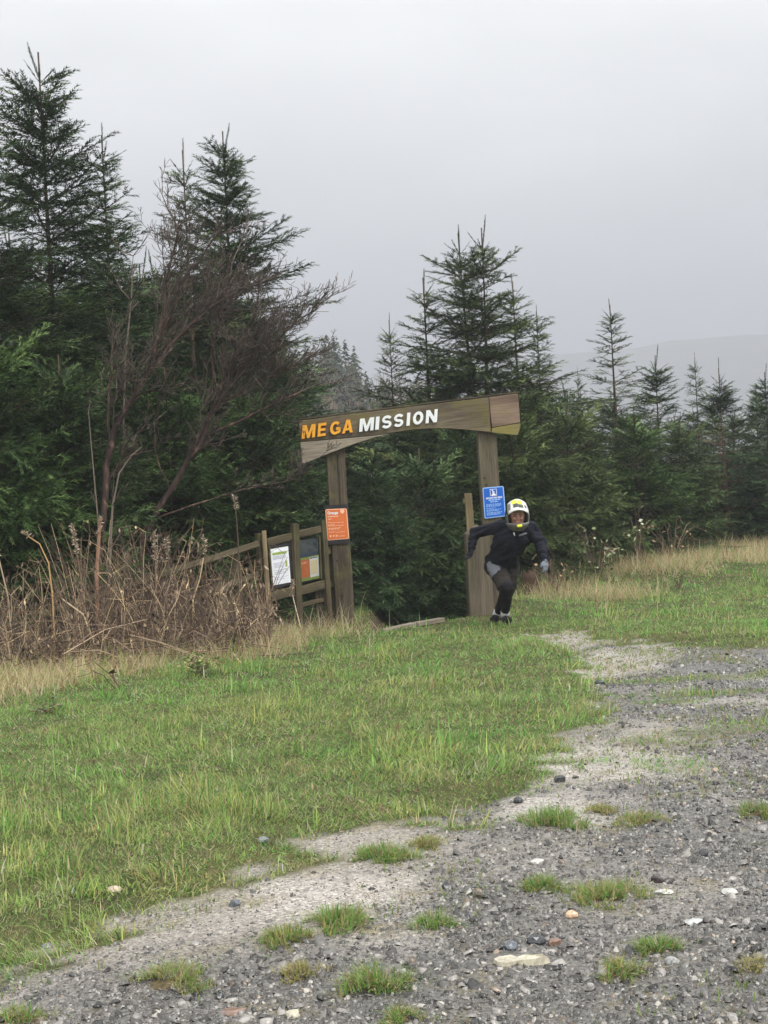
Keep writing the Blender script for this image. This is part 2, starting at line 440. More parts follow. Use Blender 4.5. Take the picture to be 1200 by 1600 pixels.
class MB:
    def __init__(s): s.v = []; s.f = []; s.m = []; s.a = []
    def add(s, verts, faces, mi=0, tint=0.5):
        o = len(s.v); s.v += [tuple(v) for v in verts]; s.f += [tuple(i + o for i in f) for f in faces]; s.m += [mi] * len(faces); s.a += [tint] * len(verts)
    def tube(s, pts, rad, n=5, mi=0, tint=0.5, cap=True):
        pts = [Vector(p) for p in pts]
        rings = []; ref = Vector((0.31, 0.17, 0.93))
        for i, p in enumerate(pts):
            d = (pts[min(i + 1, len(pts) - 1)] - pts[max(i - 1, 0)]).normalized()
            a = d.cross(ref)
            if a.length < 1e-3: a = d.cross(Vector((1, 0, 0)))
            a.normalize(); b = d.cross(a)
            r = rad[i] if not isinstance(rad, (int, float)) else rad
            rings.append([p + (a * math.cos(2 * math.pi * k / n) + b * math.sin(2 * math.pi * k / n)) * r for k in range(n)])
        v = [q for r in rings for q in r]; f = []
        for i in range(len(pts) - 1):
            for k in range(n):
                f.append((i * n + k, i * n + (k + 1) % n, (i + 1) * n + (k + 1) % n, (i + 1) * n + k))
        if cap:
            f.append(tuple(range(n))[::-1]); f.append(tuple((len(pts) - 1) * n + k for k in range(n)))
        s.add(v, f, mi, tint)
    def prism(s, poly, depth_vec, mi=0):
        """poly: list of Vectors, extruded by depth_vec"""
        n = len(poly); dv = Vector(depth_vec)
        v = [Vector(p) for p in poly] + [Vector(p) + dv for p in poly]
        f = [tuple(range(n))[::-1], tuple(range(n, 2 * n))] + [(i, (i + 1) % n, n + (i + 1) % n, n + i) for i in range(n)]
        s.add(v, f, mi)
    def box(s, c, x, y, z, mi=0):
        c, x, y, z = Vector(c), Vector(x), Vector(y), Vector(z)
        v = [c + x * i + y * j + z * k for i in (-.5, .5) for j in (-.5, .5) for k in (-.5, .5)]
        s.add(v, [(0, 1, 3, 2), (4, 6, 7, 5), (0, 4, 5, 1), (2, 3, 7, 6), (0, 2, 6, 4), (1, 5, 7, 3)], mi)
    def mesh(s, name, mats, smooth=False, tint=False):
        me = new_mesh(name, s.v, s.f, mats, s.m, smooth, {'tint': ('FLOAT', s.a)} if tint else None)
        bm = bmesh.new(); bm.from_mesh(me); bmesh.ops.recalc_face_normals(bm, faces=bm.faces); bm.to_mesh(me); bm.free()
        return me
    def build(s, name, mats, parent=None, smooth=False, mw=None, tint=False):
        return link(name, s.mesh(name, mats, smooth, tint), parent, mw)
def bevel(o, w=0.006, seg=2):
    b = o.modifiers.new('bevel', 'BEVEL'); b.width = w; b.segments = seg; b.limit_method = 'ANGLE'
    return o
def plank(name, p0, p1, w, t, normal, mat, parent, bev=0.006, wob=0.004, tip=None):
    """board from p0 to p1; w across, t along normal; local z runs along the grain"""
    p0, p1 = Vector(p0), Vector(p1); z = (p1 - p0); L = z.length; z.normalize()
    y = Vector(normal); y = (y - z * y.dot(z)).normalized(); x = y.cross(z)
    mw = Matrix(((x.x, y.x, z.x, p0.x), (x.y, y.y, z.y, p0.y), (x.z, y.z, z.z, p0.z), (0, 0, 0, 1)))
    n = max(2, int(L / 0.3)); v = []; f = []
    for i in range(n + 1):
        j = lambda: random.uniform(-wob, wob)
        for sx, sy in ((-.5, -.5), (.5, -.5), (.5, .5), (-.5, .5)):
            v.append((sx * w + j(), sy * t + j() * .6, L * i / n + (j() if i in (0, n) else 0)))
        if i:
            a = (i - 1) * 4; b = i * 4
            f += [(a + k, a + (k + 1) % 4, b + (k + 1) % 4, b + k) for k in range(4)]
    f.append((3, 2, 1, 0)); top = n * 4
    if tip:
        v.append((0, 0, L + tip)); c = len(v) - 1
        f += [(top + k, top + (k + 1) % 4, c) for k in range(4)]
    else:
        f.append((top, top + 1, top + 2, top + 3))
    o = link(name, new_mesh(name, v, f, [mat]), parent, mw)
    if bev: bevel(o, bev)
    return o

# ------------------------------------------------------------------ ground, far hills
def axis(fine0, fine1, step, lo, hi, growth=1.16):
    a = list(np.arange(fine0, fine1, step)); s = step
    while a[-1] < hi:
        s *= growth; a.append(min(a[-1] + s, hi))
    s = step; b = []
    c = fine0
    while c > lo:
        s *= growth; c = max(c - s, lo); b.append(c)
    return np.array(b[::-1] + a)
gx = axis(-6.5, 7.5, 0.085, -1500, 1500); gy = axis(3.6, 27, 0.11, -60, 2400)
X, Y = np.meshgrid(gx, gy)
Z = H(X, Y)
T = grass_amount(X, Y)
nx_, ny_ = len(gx), len(gy)
idx = np.arange(nx_ * ny_).reshape(ny_, nx_)
fc = np.stack([idx[:-1, :-1].ravel(), idx[:-1, 1:].ravel(), idx[1:, 1:].ravel(), idx[1:, :-1].ravel()], 1)
ground = link('ground', new_mesh('ground', np.stack([X.ravel(), Y.ravel(), Z.ravel()], 1), fc, ['ground'], None, True,
              {'turf': ('FLOAT', np.clip((T.ravel() - .45) / .2, 0, 1)), 'litter': ('FLOAT', litter_amount(X, Y).ravel()), 'silt': ('FLOAT', 1 - stone_cover(X, Y).ravel()), 'wash': ('FLOAT', wash_amount(X, Y).ravel())}))
ground['kind'] = 'structure'

mx, my = np.meshgrid(np.linspace(-260, 1500, 90), np.linspace(1150, 2350, 40))
ridge = 225 * np.exp(-((my - 1780) / 330) ** 2) * (0.5 + 0.5 * np.tanh((mx + 40) / 130)) * (0.765 + 0.08 * (fbm(mx / 300, my / 300) - 0.5) + 0.00005 * mx)
ridge = ridge + (fbm(mx / 90, my / 90) - 0.5) * 14 - 4
idx = np.arange(mx.size).reshape(mx.shape)
fc = np.stack([idx[:-1, :-1].ravel(), idx[:-1, 1:].ravel(), idx[1:, 1:].ravel(), idx[1:, :-1].ravel()], 1)
mo = link('mountain', new_mesh('mountain', np.stack([mx.ravel(), my.ravel(), ridge.ravel()], 1), fc, ['far_hill'], None, True))
mo['kind'] = 'structure'

# ------------------------------------------------------------------ conifers
def unit(v):
    return v / np.maximum(np.linalg.norm(v, axis=-1, keepdims=True), 1e-9)
def sprigs(P, D, N, L, W, tint, stations=4):
    """needle-clad shoots: at each station a needle spray left, right and, every other time, above"""
    n = len(P); D = unit(D); S = unit(np.cross(D, N)); N = unit(np.cross(S, D))
    out = []
    for i in range(stations):
        b0 = P + D * (L * (i / stations))[:, None]; b1 = P + D * (L * ((i + 0.75) / stations))[:, None]
        w = W * (1.0 - 0.35 * i / stations) * rng.uniform(0.75, 1.25, n)
        up = rng.uniform(-0.25, 0.45, n)[:, None]
        tipf = D * (L * 0.42)[:, None]
        out.append(np.stack([b0, b1, b0 + tipf + (S + N * up) * w[:, None]], 1))
        up = rng.uniform(-0.25, 0.45, n)[:, None]
        out.append(np.stack([b1, b0, b0 + tipf + (-S + N * up) * w[:, None]], 1))
        if i % 2 == 0:
            out.append(np.stack([b0, b1, b0 + tipf + N * (w * 0.9)[:, None] + S * (w * rng.uniform(-.5, .5, n))[:, None]], 1))
        else:
            out.append(np.stack([b0, b1, b0 + tipf - N * (w * 0.9)[:, None] + S * (w * rng.uniform(-.5, .5, n))[:, None]], 1))
    V = np.stack(out, 1)                      # n, T, 3, 3
    tn = np.repeat(tint, V.shape[1] * 3)
    return V.reshape(-1, 3), tn

def conifer(seed, Ht, R, base=0.04, spacing=0.42, nb=6, dens=1.0, top_open=0.25, power=0.8, droop=0.35, dead_to=0.0, leaders=((0, 0, 0),), lat=0.105, sub=True):
    """returns trunk mesh data and crown mesh data of a conifer standing at the origin"""
    r = np.random.default_rng(seed)
    trunk = MB(); wood_b = MB()
    SP, SD, SN, SL, SW, ST = [], [], [], [], [], []
    def put(p, d, n, l, w, t):
        SP.append(p); SD.append(d); SN.append(n); SL.append(l * 1.18); SW.append(w * (1.45 if w > .018 else 1.2)); ST.append(t)
    for li, (lx, ly, cut) in enumerate(leaders):
        h = Ht - cut
        swx, swy = r.normal(0, 0.05, 2)
        def axis_pt(z):
            t = z / h
            s = np.clip((z / Ht - 0.35) / 0.65, 0, 1)
            return np.array([swx * math.sin(2.2 * t) + lx * s ** 0.7, swy * math.sin(1.7 * t) + ly * s ** 0.7, z])
        zs = np.linspace(0 if li == 0 else 0.35 * h, h - 0.02, 12)
        r0 = 0.0075 * Ht + 0.02
        trunk.tube([axis_pt(z) + (np.array([0, 0, -0.3]) if i == 0 and li == 0 else 0) for i, z in enumerate(zs)], [max(0.009, r0 * (1 - z / h) ** 1.15) for z in zs], 7)
        # whorl heights
        z = base * h; whorls = []
        while z < h - 0.45:
            whorls.append(z); z += spacing * r.uniform(0.8, 1.2) * (0.85 + 0.35 * z / h)
        for wi, z in enumerate(whorls):
            t = z / h
            if li > 0 and t < 0.45: continue
            prof = (1 - t) ** power * min(1.0, 0.72 + t * 2.2)
            k = nb if t < 1 - top_open else max(4, nb - 1)
            a0 = r.uniform(0, 6.28)
            extra = int(round(nb * 1.5)) if t < 1 - top_open else 4
            for b in range(k + extra):
                inter = b >= k
                az = a0 + 6.283 * b / k + r.normal(0, 0.22)
                zb = z + (r.uniform(0.08, spacing) if inter else r.normal(0, 0.03))
                if zb > h - 0.4: continue
                L = R * prof * min(1.45, r.lognormal(-0.06, 0.24)) * (r.uniform(.5, .85) if inter else 1.0) + 0.10
                if len(leaders) > 1: L *= 0.92
                el = math.radians(-6 + 58 * t ** 2.2 + r.normal(0, 7))
                d0 = np.array([math.cos(az) * math.cos(el), math.sin(az) * math.cos(el), math.sin(el)])
                side = np.array([-math.sin(az), math.cos(az), 0.0])
                p0 = axis_pt(zb)
                ns = max(3, int(L / 0.16))
                s = np.linspace(0, 1, ns + 1)
                sag = -droop * L * 0.32 * (s ** 1.4) * (1 - t) + 0.16 * L * s ** 3 * (1 - t)
                bend = r.normal(0, 0.10) * L
                pts = p0 + d0 * (s * L)[:, None] + np.array([0, 0, 1.0]) * sag[:, None] + side * (bend * s ** 2)[:, None]
                rb = 0.004 + 0.008 * L
                wood_b.tube(list(pts), [max(0.004, rb * (1 - 0.8 * q)) for q in s], 3, 0, cap=False)
                dead = t < dead_to
                if dead:
                    for _ in range(int(L * 9)):
                        q = r.uniform(0.15, 0.95); i = int(q * ns); pp = pts[i]
                        sd = side * r.choice([-1, 1]) * 0.8 + d0 * 0.5 + np.array([0, 0, r.normal(-0.1, 0.3)])
                        l2 = r.uniform(0.1, 0.4) * L * 0.5
                        wood_b.tube([pp, pp + sd * l2 * 0.5, pp + sd * l2 + np.array([0, 0, -0.03])], [0.006, 0.004, 0.002], 3, 0, cap=False)
                    if r.random() < 0.75: continue
                tone = np.clip(r.normal(0.45, 0.16), 0.12, 0.85)
                up = np.cross(d0, side); up = up if up[2] > 0 else -up
                # shoots along the branch itself and its tip
                def interp(q):
                    f = q * ns; i = min(int(f), ns - 1); return pts[i] + (pts[i + 1] - pts[i]) * (f - i), unit(pts[i + 1] - pts[i])
                start = max(0.18, 0.22 / max(L, 0.3)) if t < 0.7 else 0.05
                q = start
                sgn = 1
                while q < 1.0:
                    pp, dd = interp(q)
                    rem = (1 - q) * L
                    put(pp, dd, up, 0.12, 0.024, np.clip(tone + r.normal(0, .1), 0, 1))
                    l2 = min(0.12 + rem * 0.55, 0.62) * r.uniform(0.6, 1.15)
                    ang = math.radians(r.uniform(38, 60))
                    for sg in ((sgn, -sgn) if r.random() < 0.85 * dens else (sgn,)):
                        ld = dd * math.cos(ang) + side * sg * math.sin(ang) + np.array([0, 0, r.normal(-0.12 * (1 - t) + 0.15 * t, 0.34)])
                        ld = unit(ld)
                        nseg = max(1, int(l2 / 0.115))
                        lp = pp
                        dirn = ld
                        for j in range(nseg):
                            dirn = unit(dirn + dd * 0.06 + np.array([0, 0, -0.06 * (1 - t)]) + r.normal(0, 0.05, 3))
                            last = j == nseg - 1
                            tn = np.clip(tone + r.normal(0, .09) + (0.26 if last else 0), 0, 1)  # paler tips: new growth, with sunlight on the sprays painted in
                            put(lp, dirn, up, 0.135, 0.024, tn)
                            if sub and not last and l2 > 0.24:
                                for s2 in (1, -1):
                                    if r.random() < 0.8 * dens:
                                        ss = np.cross(up, dirn)
                                        d3 = unit(dirn * 0.75 + ss * s2 * 0.7 + np.array([0, 0, r.normal(-0.18, 0.32)]))
                                        put(lp + dirn * 0.06, d3, up, r.uniform(0.09, 0.19), 0.022, np.clip(tone + r.normal(0.06, .12), 0, 1))
                            lp = lp + dirn * 0.115
                    sgn = -sgn
                    q += lat / L * r.uniform(0.8, 1.25) / dens
        # leader shoot with its short upswept whorl
        tip = axis_pt(h)
        lead = r.uniform(0.45, 0.7)
        jit = r.normal(0, 0.06, 2)
        for k in range(7):
            z = h - 0.45 + (lead) * k / 7
            p = axis_pt(min(z, h)) + np.array([jit[0] * k / 7, jit[1] * k / 7, max(0, z - h)])
            put(p, np.array([jit[0], jit[1], 1.0]), np.array([1, 0.3, 0]), 0.13, 0.012, 0.3)
            put(p, np.array([jit[0], jit[1], 1.0]), np.array([-0.4, 1, 0]), 0.13, 0.012, 0.3)
        for zz, kk, ll in ((h - 0.45, 5, 0.34), (h - 0.62, 3, 0.2), (h - 0.8, 3, 0.3)):
            for b in range(kk):
                az = r.uniform(0, 6.28); el = math.radians(r.uniform(28, 62))
                d = np.array([math.cos(az) * math.cos(el), math.sin(az) * math.cos(el), math.sin(el)])
                p = axis_pt(zz); l = ll * r.uniform(0.6, 1.2)
                for j in range(max(1, int(l / 0.09))):
                    put(p + d * 0.09 * j, d + np.array([0, 0, 0.05 * j]), np.array([0.2, 0.1, 1]), 0.12, 0.013, 0.35)
    V, tn = sprigs(np.array(SP), np.array(SD), np.array(SN), np.array(SL), np.array(SW), np.array(ST))
    return trunk, wood_b, V, tn
def tree_meshes(name, mats=('bark', 'needles'), trunk_mat='bark', **k):
    trunk, wb, V, tn = conifer(**k)
    tm = trunk.mesh(name + '_trunk', [trunk_mat], True)
    # crown = branch wood + needle sprays in one mesh
    wv = np.array(wb.v); wf = []
    for f in wb.f:
        wf.append((f[0], f[1], f[2])); 
        if len(f) == 4: wf.append((f[0], f[2], f[3]))
    wf = np.array(wf)
    allv = np.concatenate([wv, V]); nf = len(V) // 3
    ff = np.concatenate([wf, (np.arange(nf * 3).reshape(-1, 3) + len(wv))])
    mi = np.concatenate([np.zeros(len(wf)), np.ones(nf)])
    cm = new_mesh(name + '_crown', allv, ff, list(mats), mi, False, {'tint': ('FLOAT', np.concatenate([np.zeros(len(wv)), tn]))})
    print(name, 'tris', len(ff))
    return tm, cm
TV = {}
TV['fir'] = tree_meshes('fir', seed=1, Ht=8.0, R=2.1, spacing=0.44, nb=6, top_open=0.3)
TV['open'] = tree_meshes('open', seed=2, Ht=7.5, R=1.75, spacing=0.52, nb=5, dens=0.8, top_open=0.45, power=1.0)
TV['twin'] = tree_meshes('twin', seed=3, Ht=6.6, R=2.0, spacing=0.46, nb=5, top_open=0.3, leaders=((-0.2, 0, 0.05), (0.34, 0.1, 0.0)))
TV['spruce'] = tree_meshes('spruce', seed=4, Ht=5.2, R=1.35, spacing=0.34, nb=6, top_open=0.15, power=0.95, droop=0.2)
TV['bush'] = tree_meshes('bush', seed=5, Ht=3.6, R=1.55, spacing=0.33, nb=6, top_open=0.1, power=0.6, droop=0.5)
TV['dead'] = tree_meshes('dead', mats=('bark_dead', 'needles'), trunk_mat='bark_dead', seed=6, Ht=5.2, R=1.3, spacing=0.38, nb=6, top_open=0.2, power=0.8, dead_to=0.62)
VH = {'fir': 8.0, 'open': 7.5, 'twin': 6.6, 'spruce': 5.2, 'bush': 3.6, 'dead': 5.2}

def tree(kind, px, py, d, label, wide=1.0, hue=(1, 1, 1), rot=None, name='conifer_tree', group='conifers along the clearing', lean=0.0):
    p = at(px, py, d)
    zb = hz(p.x, p.y)
    s = (p.z - zb) / (VH[kind] + 0.1)
    t = thing(name, label, 'tree', (p.x, p.y, zb), group)
    rz = random.uniform(0, 6.28) if rot is None else rot
    mw = Matrix.Translation((p.x, p.y, zb)) @ Matrix.Rotation(lean, 4, 'Y') @ Matrix.Rotation(rz, 4, 'Z') @ Matrix.Diagonal((s * wide, s * wide, s, 1))
    a = link('trunk', TV[kind][0], t, mw); b = link('crown', TV[kind][1], t, mw)
    b.color = (*hue, 1)
    return t
G1 = (0.72, 0.82, 0.72); G2 = (0.95, 0.97, 0.86); G3 = (0.66, 0.80, 0.80); G4 = (1.08, 1.02, 0.86); G5 = (0.84, 0.98, 0.74)
TREES = [
 # left stand
 ('fir', 57, 66, 19.5, 'tallest dark conifer at the left, its leader reaching highest in the sky', 1.4, G1, 0.3),
 ('fir', -70, 120, 17.5, 'big conifer cut off by the left edge, its branches filling the top left corner', 1.3, G1, 2.0),
 ('bush', -35, 480, 16.3, 'bushy bright green conifer drooping over the dead stems at the left edge', 0.95, G5, 1.1),
 ('open', 155, 200, 21.5, 'slender open conifer with a bare leader, second from the left on the skyline', 1.35, G2, 0.8),
 ('open', 283, 222, 20.5, 'thin conifer with a crooked top between the slender one and the broad one', 1.3, G2, 2.6),
 ('fir', 345, 195, 21.5, 'broad conifer behind the leafless trees, its right side stepping down the sky', 1.3, G1, 4.0),
 ('bush', 95, 540, 17.2, 'low bushy conifer behind the peeling reddish trunk', 1.1, G1, 0.2),
 ('bush', 250, 560, 19.0, 'low conifer between the two leafless trees, green boughs spread wide', 1.05, G5, 3.0),
 ('bush', 395, 600, 19.8, 'dark bushy conifer behind the notice board and left gate post', 1.1, G1, 5.0),
 ('spruce', 215, 400, 23.5, 'dark conifer far back between the slender and the crooked trees', 1.2, G1, 2.0),
 ('spruce', 440, 520, 24.5, 'conifer rising behind the left end of the gate beam', 1.25, G2, 1.2),
 # behind the gate
 ('twin', 735, 345, 25.0, 'two-stemmed conifer standing tall directly above the gate beam', 1.45, G4, 1.57),
 ('open', 657, 425, 25.8, 'slim conifer against the left side of the two-stemmed one', 1.7, G4, 1.3),
 ('open', 803, 432, 26.0, 'slim conifer against the right side of the two-stemmed one', 1.7, G4, 3.9),
 ('open', 606, 492, 26.5, 'small thin conifer left of the two-stemmed one, against the far wooded hill', 1.15, G4, 2.2),
 ('open', 836, 480, 26.0, 'thin conifer with drooping sprays right of the two-stemmed one', 1.3, G4, 0.4),
 ('bush', 650, 690, 21.6, 'young dark conifer filling the opening of the gate', 1.05, G1, 1.0),
 ('bush', 575, 700, 20.6, 'young conifer pressing against the back of the left gate post', 0.9, G3, 2.4),
 ('bush', 720, 640, 22.8, 'bushy conifer behind the right half of the gate opening', 1.05, G1, 3.6),
 ('bush', 800, 600, 22.6, 'olive green bushy conifer right behind the right gate post', 1.0, G4, 4.4),
 ('bush', 880, 620, 23.8, 'olive bushy conifer behind the runner\'s outstretched arm', 1.05, G4, 0.9),
 ('bush', 530, 650, 26.0, 'grey green conifer under the far wooded hill, left of the beam\'s middle', 1.05, G2, 2.9),
 # right stand
 ('open', 954, 470, 27.0, 'tall open pale conifer with a see-through top on the right', 1.6, G4, 5.2),
 ('bush', 985, 640, 25.5, 'wide low conifer with sweeping boughs behind the pale bramble', 1.15, G5, 1.9),
 ('bush', 1060, 650, 26.5, 'dense green conifer right of the wide low one', 1.05, G2, 0.1),
 ('spruce', 1024, 548, 30.0, 'dark blue-green conical conifer right of the open pale one', 1.4, G3, 0.7),
 ('open', 1086, 553, 31.0, 'narrow pale conifer next to the dark conical one', 1.25, G4, 3.3),
 ('dead', 1129, 568, 29.0, 'conifer with a brown bare lower trunk and dead side branches', 1.3, G3, 1.4),
 ('spruce', 1192, 575, 28.5, 'dark conifer at the right edge of the picture', 1.4, G3, 2.7),
 ('bush', 1150, 690, 30.5, 'low conifer in the gap behind the dead-branched one', 1.2, G3, 0.5),
 ('open', 901, 575, 36.0, 'thin distant conifer spike left of the open pale one', 0.8, G2, 1.0),
 ('spruce', 1240, 600, 27.0, 'conifer just cut by the right edge of the picture', 1.1, G3, 1.0),
]
for k_, px, py, d, lb, wd, hu, rt in TREES:
    tree(k_, px, py, d, lb, wd, hu, rt)

# closed wood behind: reads as one mass
def far_conifers(items, name, label, cmat='far_foliage', lobes=110):
    """items: (x, y, z, height, radius, rgb, bare)"""
    V, F, C = [], [], []
    for (x, y, z, h, r_, c, bare) in items:
        n = lobes
        t = rng.uniform(0.05, 1, n) ** 0.8
        az = rng.uniform(0, 6.283, n)
        if bare:
            rad = r_ * np.sin(np.clip(t, 0.1, 1) * 3.0) * rng.uniform(0.1, 1, n)
        else:
            rad = r_ * (1 - t) * rng.uniform(0.55, 1.1, n)
        p = np.stack([x + rad * np.cos(az), y + rad * np.sin(az), z + h * t], 1)
        s = h * (0.035 if bare else 0.075) * (1.25 - t)[:, None]
        out = np.stack([np.cos(az), np.sin(az), np.full(n, -0.35 if not bare else 1.6)], 1)
        tang = np.stack([-np.sin(az), np.cos(az), np.zeros(n)], 1)
        a = p + tang * s * (0.9 if not bare else 0.25); b = p - tang * s * (0.9 if not bare else 0.25)
        e = p + out * s * rng.uniform(1.2, 2.2, (n, 1)); u = p + np.array([0, 0, 1.0]) * s * rng.uniform(0.4, 0.9, (n, 1))
        q = np.stack([a, e, u, b, u, e], 1).reshape(-1, 3)
        V.append(q)
        cc = np.array(c[:3])[None] * rng.uniform(0.65, 1.35, (n, 1)); C.append(np.repeat(np.concatenate([cc, np.ones((n, 1))], 1), 6, 0))
        # stem
        w = h * 0.012
        V.append(np.array([[x - w, y, z - .5], [x + w, y, z - .5], [x, y, z + h * 1.0], [x, y - w, z - .5], [x, y + w, z - .5], [x, y, z + h * 1.0]]))
        C.append(np.repeat(np.array([[0.09, 0.075, 0.06, 1]]), 6, 0))
    V = np.concatenate(V); C = np.concatenate(C)
    o = link(name, new_mesh(name, V, np.arange(len(V)).reshape(-1, 3), [cmat], None, False, {'col': ('FLOAT_COLOR', C)}))
    return tag(o, label, 'wood', None, 'stuff')
items = []
for i in range(620):
    y = rng.uniform(78, 190); x = rng.uniform(-0.28, 0.10) * y + rng.normal(0, 3)
    bare = rng.random() < 0.52
    c = lin(128, 112, 92) if bare else [lin(60, 68, 48), lin(78, 84, 58), lin(52, 60, 46)][i % 3]
    items.append((x, y, hz(x, y), rng.uniform(3.6, 6.2), rng.uniform(0.9, 1.5) if not bare else rng.uniform(1.0, 1.6), c, bare))
far_conifers(items, 'hillside_wood', 'mixed wood of conifers and bare trees on the far hillside', lobes=85)
px = -80
while px < 1290:
    top = random.uniform(345, 450) if px < 400 else random.uniform(520, 580) if px < 470 else random.uniform(655, 690) if px < 650 else random.uniform(560, 640) if px < 870 else random.uniform(588, 645)
    tree(random.choice(['spruce', 'fir', 'spruce', 'bush']) if px < 470 or px > 870 else 'bush', px, top, random.uniform(29, 40) if px > 470 else random.uniform(24.5, 32), 'dark conifer in the closed stand behind the front trees', random.uniform(1.1, 1.4), random.choice([G1, G2, G3]), None, 'conifer_tree', 'conifers of the closed stand behind')
    px += random.uniform(36, 58) if px < 870 else random.uniform(26, 42)

# ------------------------------------------------------------------ leafless trees
def twigs(mb, p, d, L, r, level, bias, maxlevel=3):
    """one crooked branch and, recursively, its side twigs"""
    d = Vector(d).normalized(); n = max(3, int(L / 0.14)); pts = [Vector(p)]
    for i in range(n):
        d = (d + Vector((random.gauss(0, .22), random.gauss(0, .22), random.gauss(0.02, .2))) + bias * 0.05).normalized()
        pts.append(pts[-1] + d * (L / n))
    mb.tube(pts, [max(0.0026, r * (1 - 0.78 * i / n)) for i in range(n + 1)], 4 if level < 2 else 3, 1 if level > 0 else 0, random.uniform(0.1, 0.9), cap=False)
    if level >= maxlevel: return
    k = {0: int(L * 8), 1: int(4 + L * 6.5), 2: int(3 + L * 7)}[level]
    for _ in range(k):
        q = random.uniform(0.2, 0.98); i = min(int(q * n), n - 1)
        dd = (pts[i + 1] - pts[i]).normalized()
        side = Vector((random.gauss(0, 1), random.gauss(0, 1), random.gauss(0.3, .8))).normalized()
        nd = (dd * 0.9 + side * 0.75 + bias * 0.35).normalized()
        twigs(mb, pts[i], nd, L * random.uniform(0.28, 0.58) * (1.15 - 0.5 * q), max(0.002, r * 0.5 * (1 - 0.6 * q)), level + 1, bias, maxlevel)
def bare_tree(label, d, stems, bias, name='leafless_tree'):
    base = at(*stems[0][0][0][:2], d); base.z = hz(base.x, base.y)
    t = thing(name, label, 'tree', base, 'leafless trees by the fence')
    trunk = MB(); tw = MB()
    for pts, r0, r1, nbr, ln in stems:
        P = [at(p[0], p[1], d + (p[2] if len(p) > 2 else 0)) for p in pts]
        P2 = []
        for a, b in zip(P[:-1], P[1:]):
            for k in range(3):
                P2.append(a.lerp(b, k / 3) + Vector((random.gauss(0, .012), random.gauss(0, .012), 0)))
        P2.append(P[-1])
        n = len(P2)
        if pts is stems[0][0]: P2[0].z = base.z - 0.1
        trunk.tube(P2, [r0 + (r1 - r0) * i / (n - 1) for i in range(n)], 7)
        for _ in range(int(nbr * 2.3)):
            q = random.uniform(0.35, 1.0) ** 0.8; i = min(int(q * (n - 1)), n - 2)
            dd = (P2[i + 1] - P2[i]).normalized()
            side = Vector((random.gauss(0.15, 1), random.gauss(0, 1), random.gauss(0.45, .6))).normalized()
            twigs(tw, P2[i], dd * 0.7 + side * 0.8 + bias * 0.4, ln * random.uniform(0.45, 1.1) * (1.25 - 0.5 * q), max(0.004, 0.32 * (r0 + (r1 - r0) * q)), 1, bias)
        twigs(tw, P2[-1], P2[-1] - P2[-2], ln, r1, 1, bias)
    trunk.build('trunk', ['bark_red'], t, True)
    tw.build('branches', ['bark_red', 'twig'], t, False, None, True)
    return t
B_R = Vector((0.55, 0, 0.45))
bare_tree('leafless tree with a peeling reddish trunk leaning right out of the dead stems', 16.4,
   [([(152, 940), (156, 850), (164, 744), (172, 694), (200, 634), (231, 584), (247, 537), (265, 494), (285, 440)], 0.045, 0.018, 12, 0.95),
    ([(231, 584), (262, 545), (300, 505), (340, 470)], 0.026, 0.012, 9, 0.9),
    ([(247, 537), (255, 480), (262, 420), (280, 360)], 0.024, 0.009, 9, 0.8),
    ([(172, 700), (170, 650), (171, 600), (176, 540)], 0.02, 0.008, 4, 0.6),
    ([(164, 760), (186, 725), (205, 700)], 0.014, 0.006, 4, 0.5)], B_R)
bare_tree('dark leafless tree fanning out low to the right, left of the gate beam', 16.9,
   [([(215, 930), (222, 840), (265, 769), (295, 718), (318, 680), (335, 625), (362, 570), (385, 520)], 0.043, 0.016, 14, 0.95),
    ([(318, 682), (370, 660), (420, 635), (470, 612)], 0.02, 0.009, 6, 0.65),
    ([(300, 712), (325, 650), (372, 590), (420, 545), (455, 510)], 0.026, 0.01, 11, 0.9),
    ([(335, 625), (330, 560), (345, 490), (360, 430)], 0.02, 0.008, 11, 0.85),
    ([(335, 640), (395, 600), (440, 580)], 0.018, 0.008, 8, 0.8),
    ([(240, 812), (300, 790), (380, 765), (450, 752), (478, 738)], 0.013, 0.005, 5, 0.5),
    ([(265, 769), (245, 720), (240, 660)], 0.012, 0.005, 3, 0.5)], B_R)
def sapling(label, d, pts, r0=0.012, ln=0.45, nb=6):
    base = at(*pts[0], d); base.z = hz(base.x, base.y)
    t = thing('bare_sapling', label, 'sapling', base, 'bare saplings among the dead stems')
    mb = MB(); P = [at(a, b, d) for a, b in pts]; P[0].z = base.z - 0.05
    mb.tube(P, [r0 * (1 - 0.7 * i / (len(P) - 1)) for i in range(len(P))], 5, 0, 0.9)
    mb.build('stem', ['twig'], t, False, None, True)
    tw = MB()
    for _ in range(nb):
        i = random.randint(1, len(P) - 1)
        twigs(tw, P[i], Vector((random.gauss(.1, .7), random.gauss(0, .5), 0.7)), ln * random.uniform(0.5, 1), r0 * 0.4, 2, Vector((0, 0, 1)))
    tw.build('branches', ['twig', 'twig'], t, False, None, True)
sapling('pale thin sapling forking just right of the reddish peeling trunk', 15.6, [(166, 950), (172, 860), (176, 790), (186, 740), (205, 712), (222, 698)], 0.016)
sapling('straight grey sapling left of the reddish peeling trunk', 16.2, [(162, 930), (152, 800), (143, 700), (138, 640)], 0.012, 0.4, 4)
sapling('bare sapling with upright twigs in front of the crooked conifer', 17.4, [(196, 940), (190, 760), (196, 560), (205, 470), (208, 400)], 0.017, 0.7, 9)

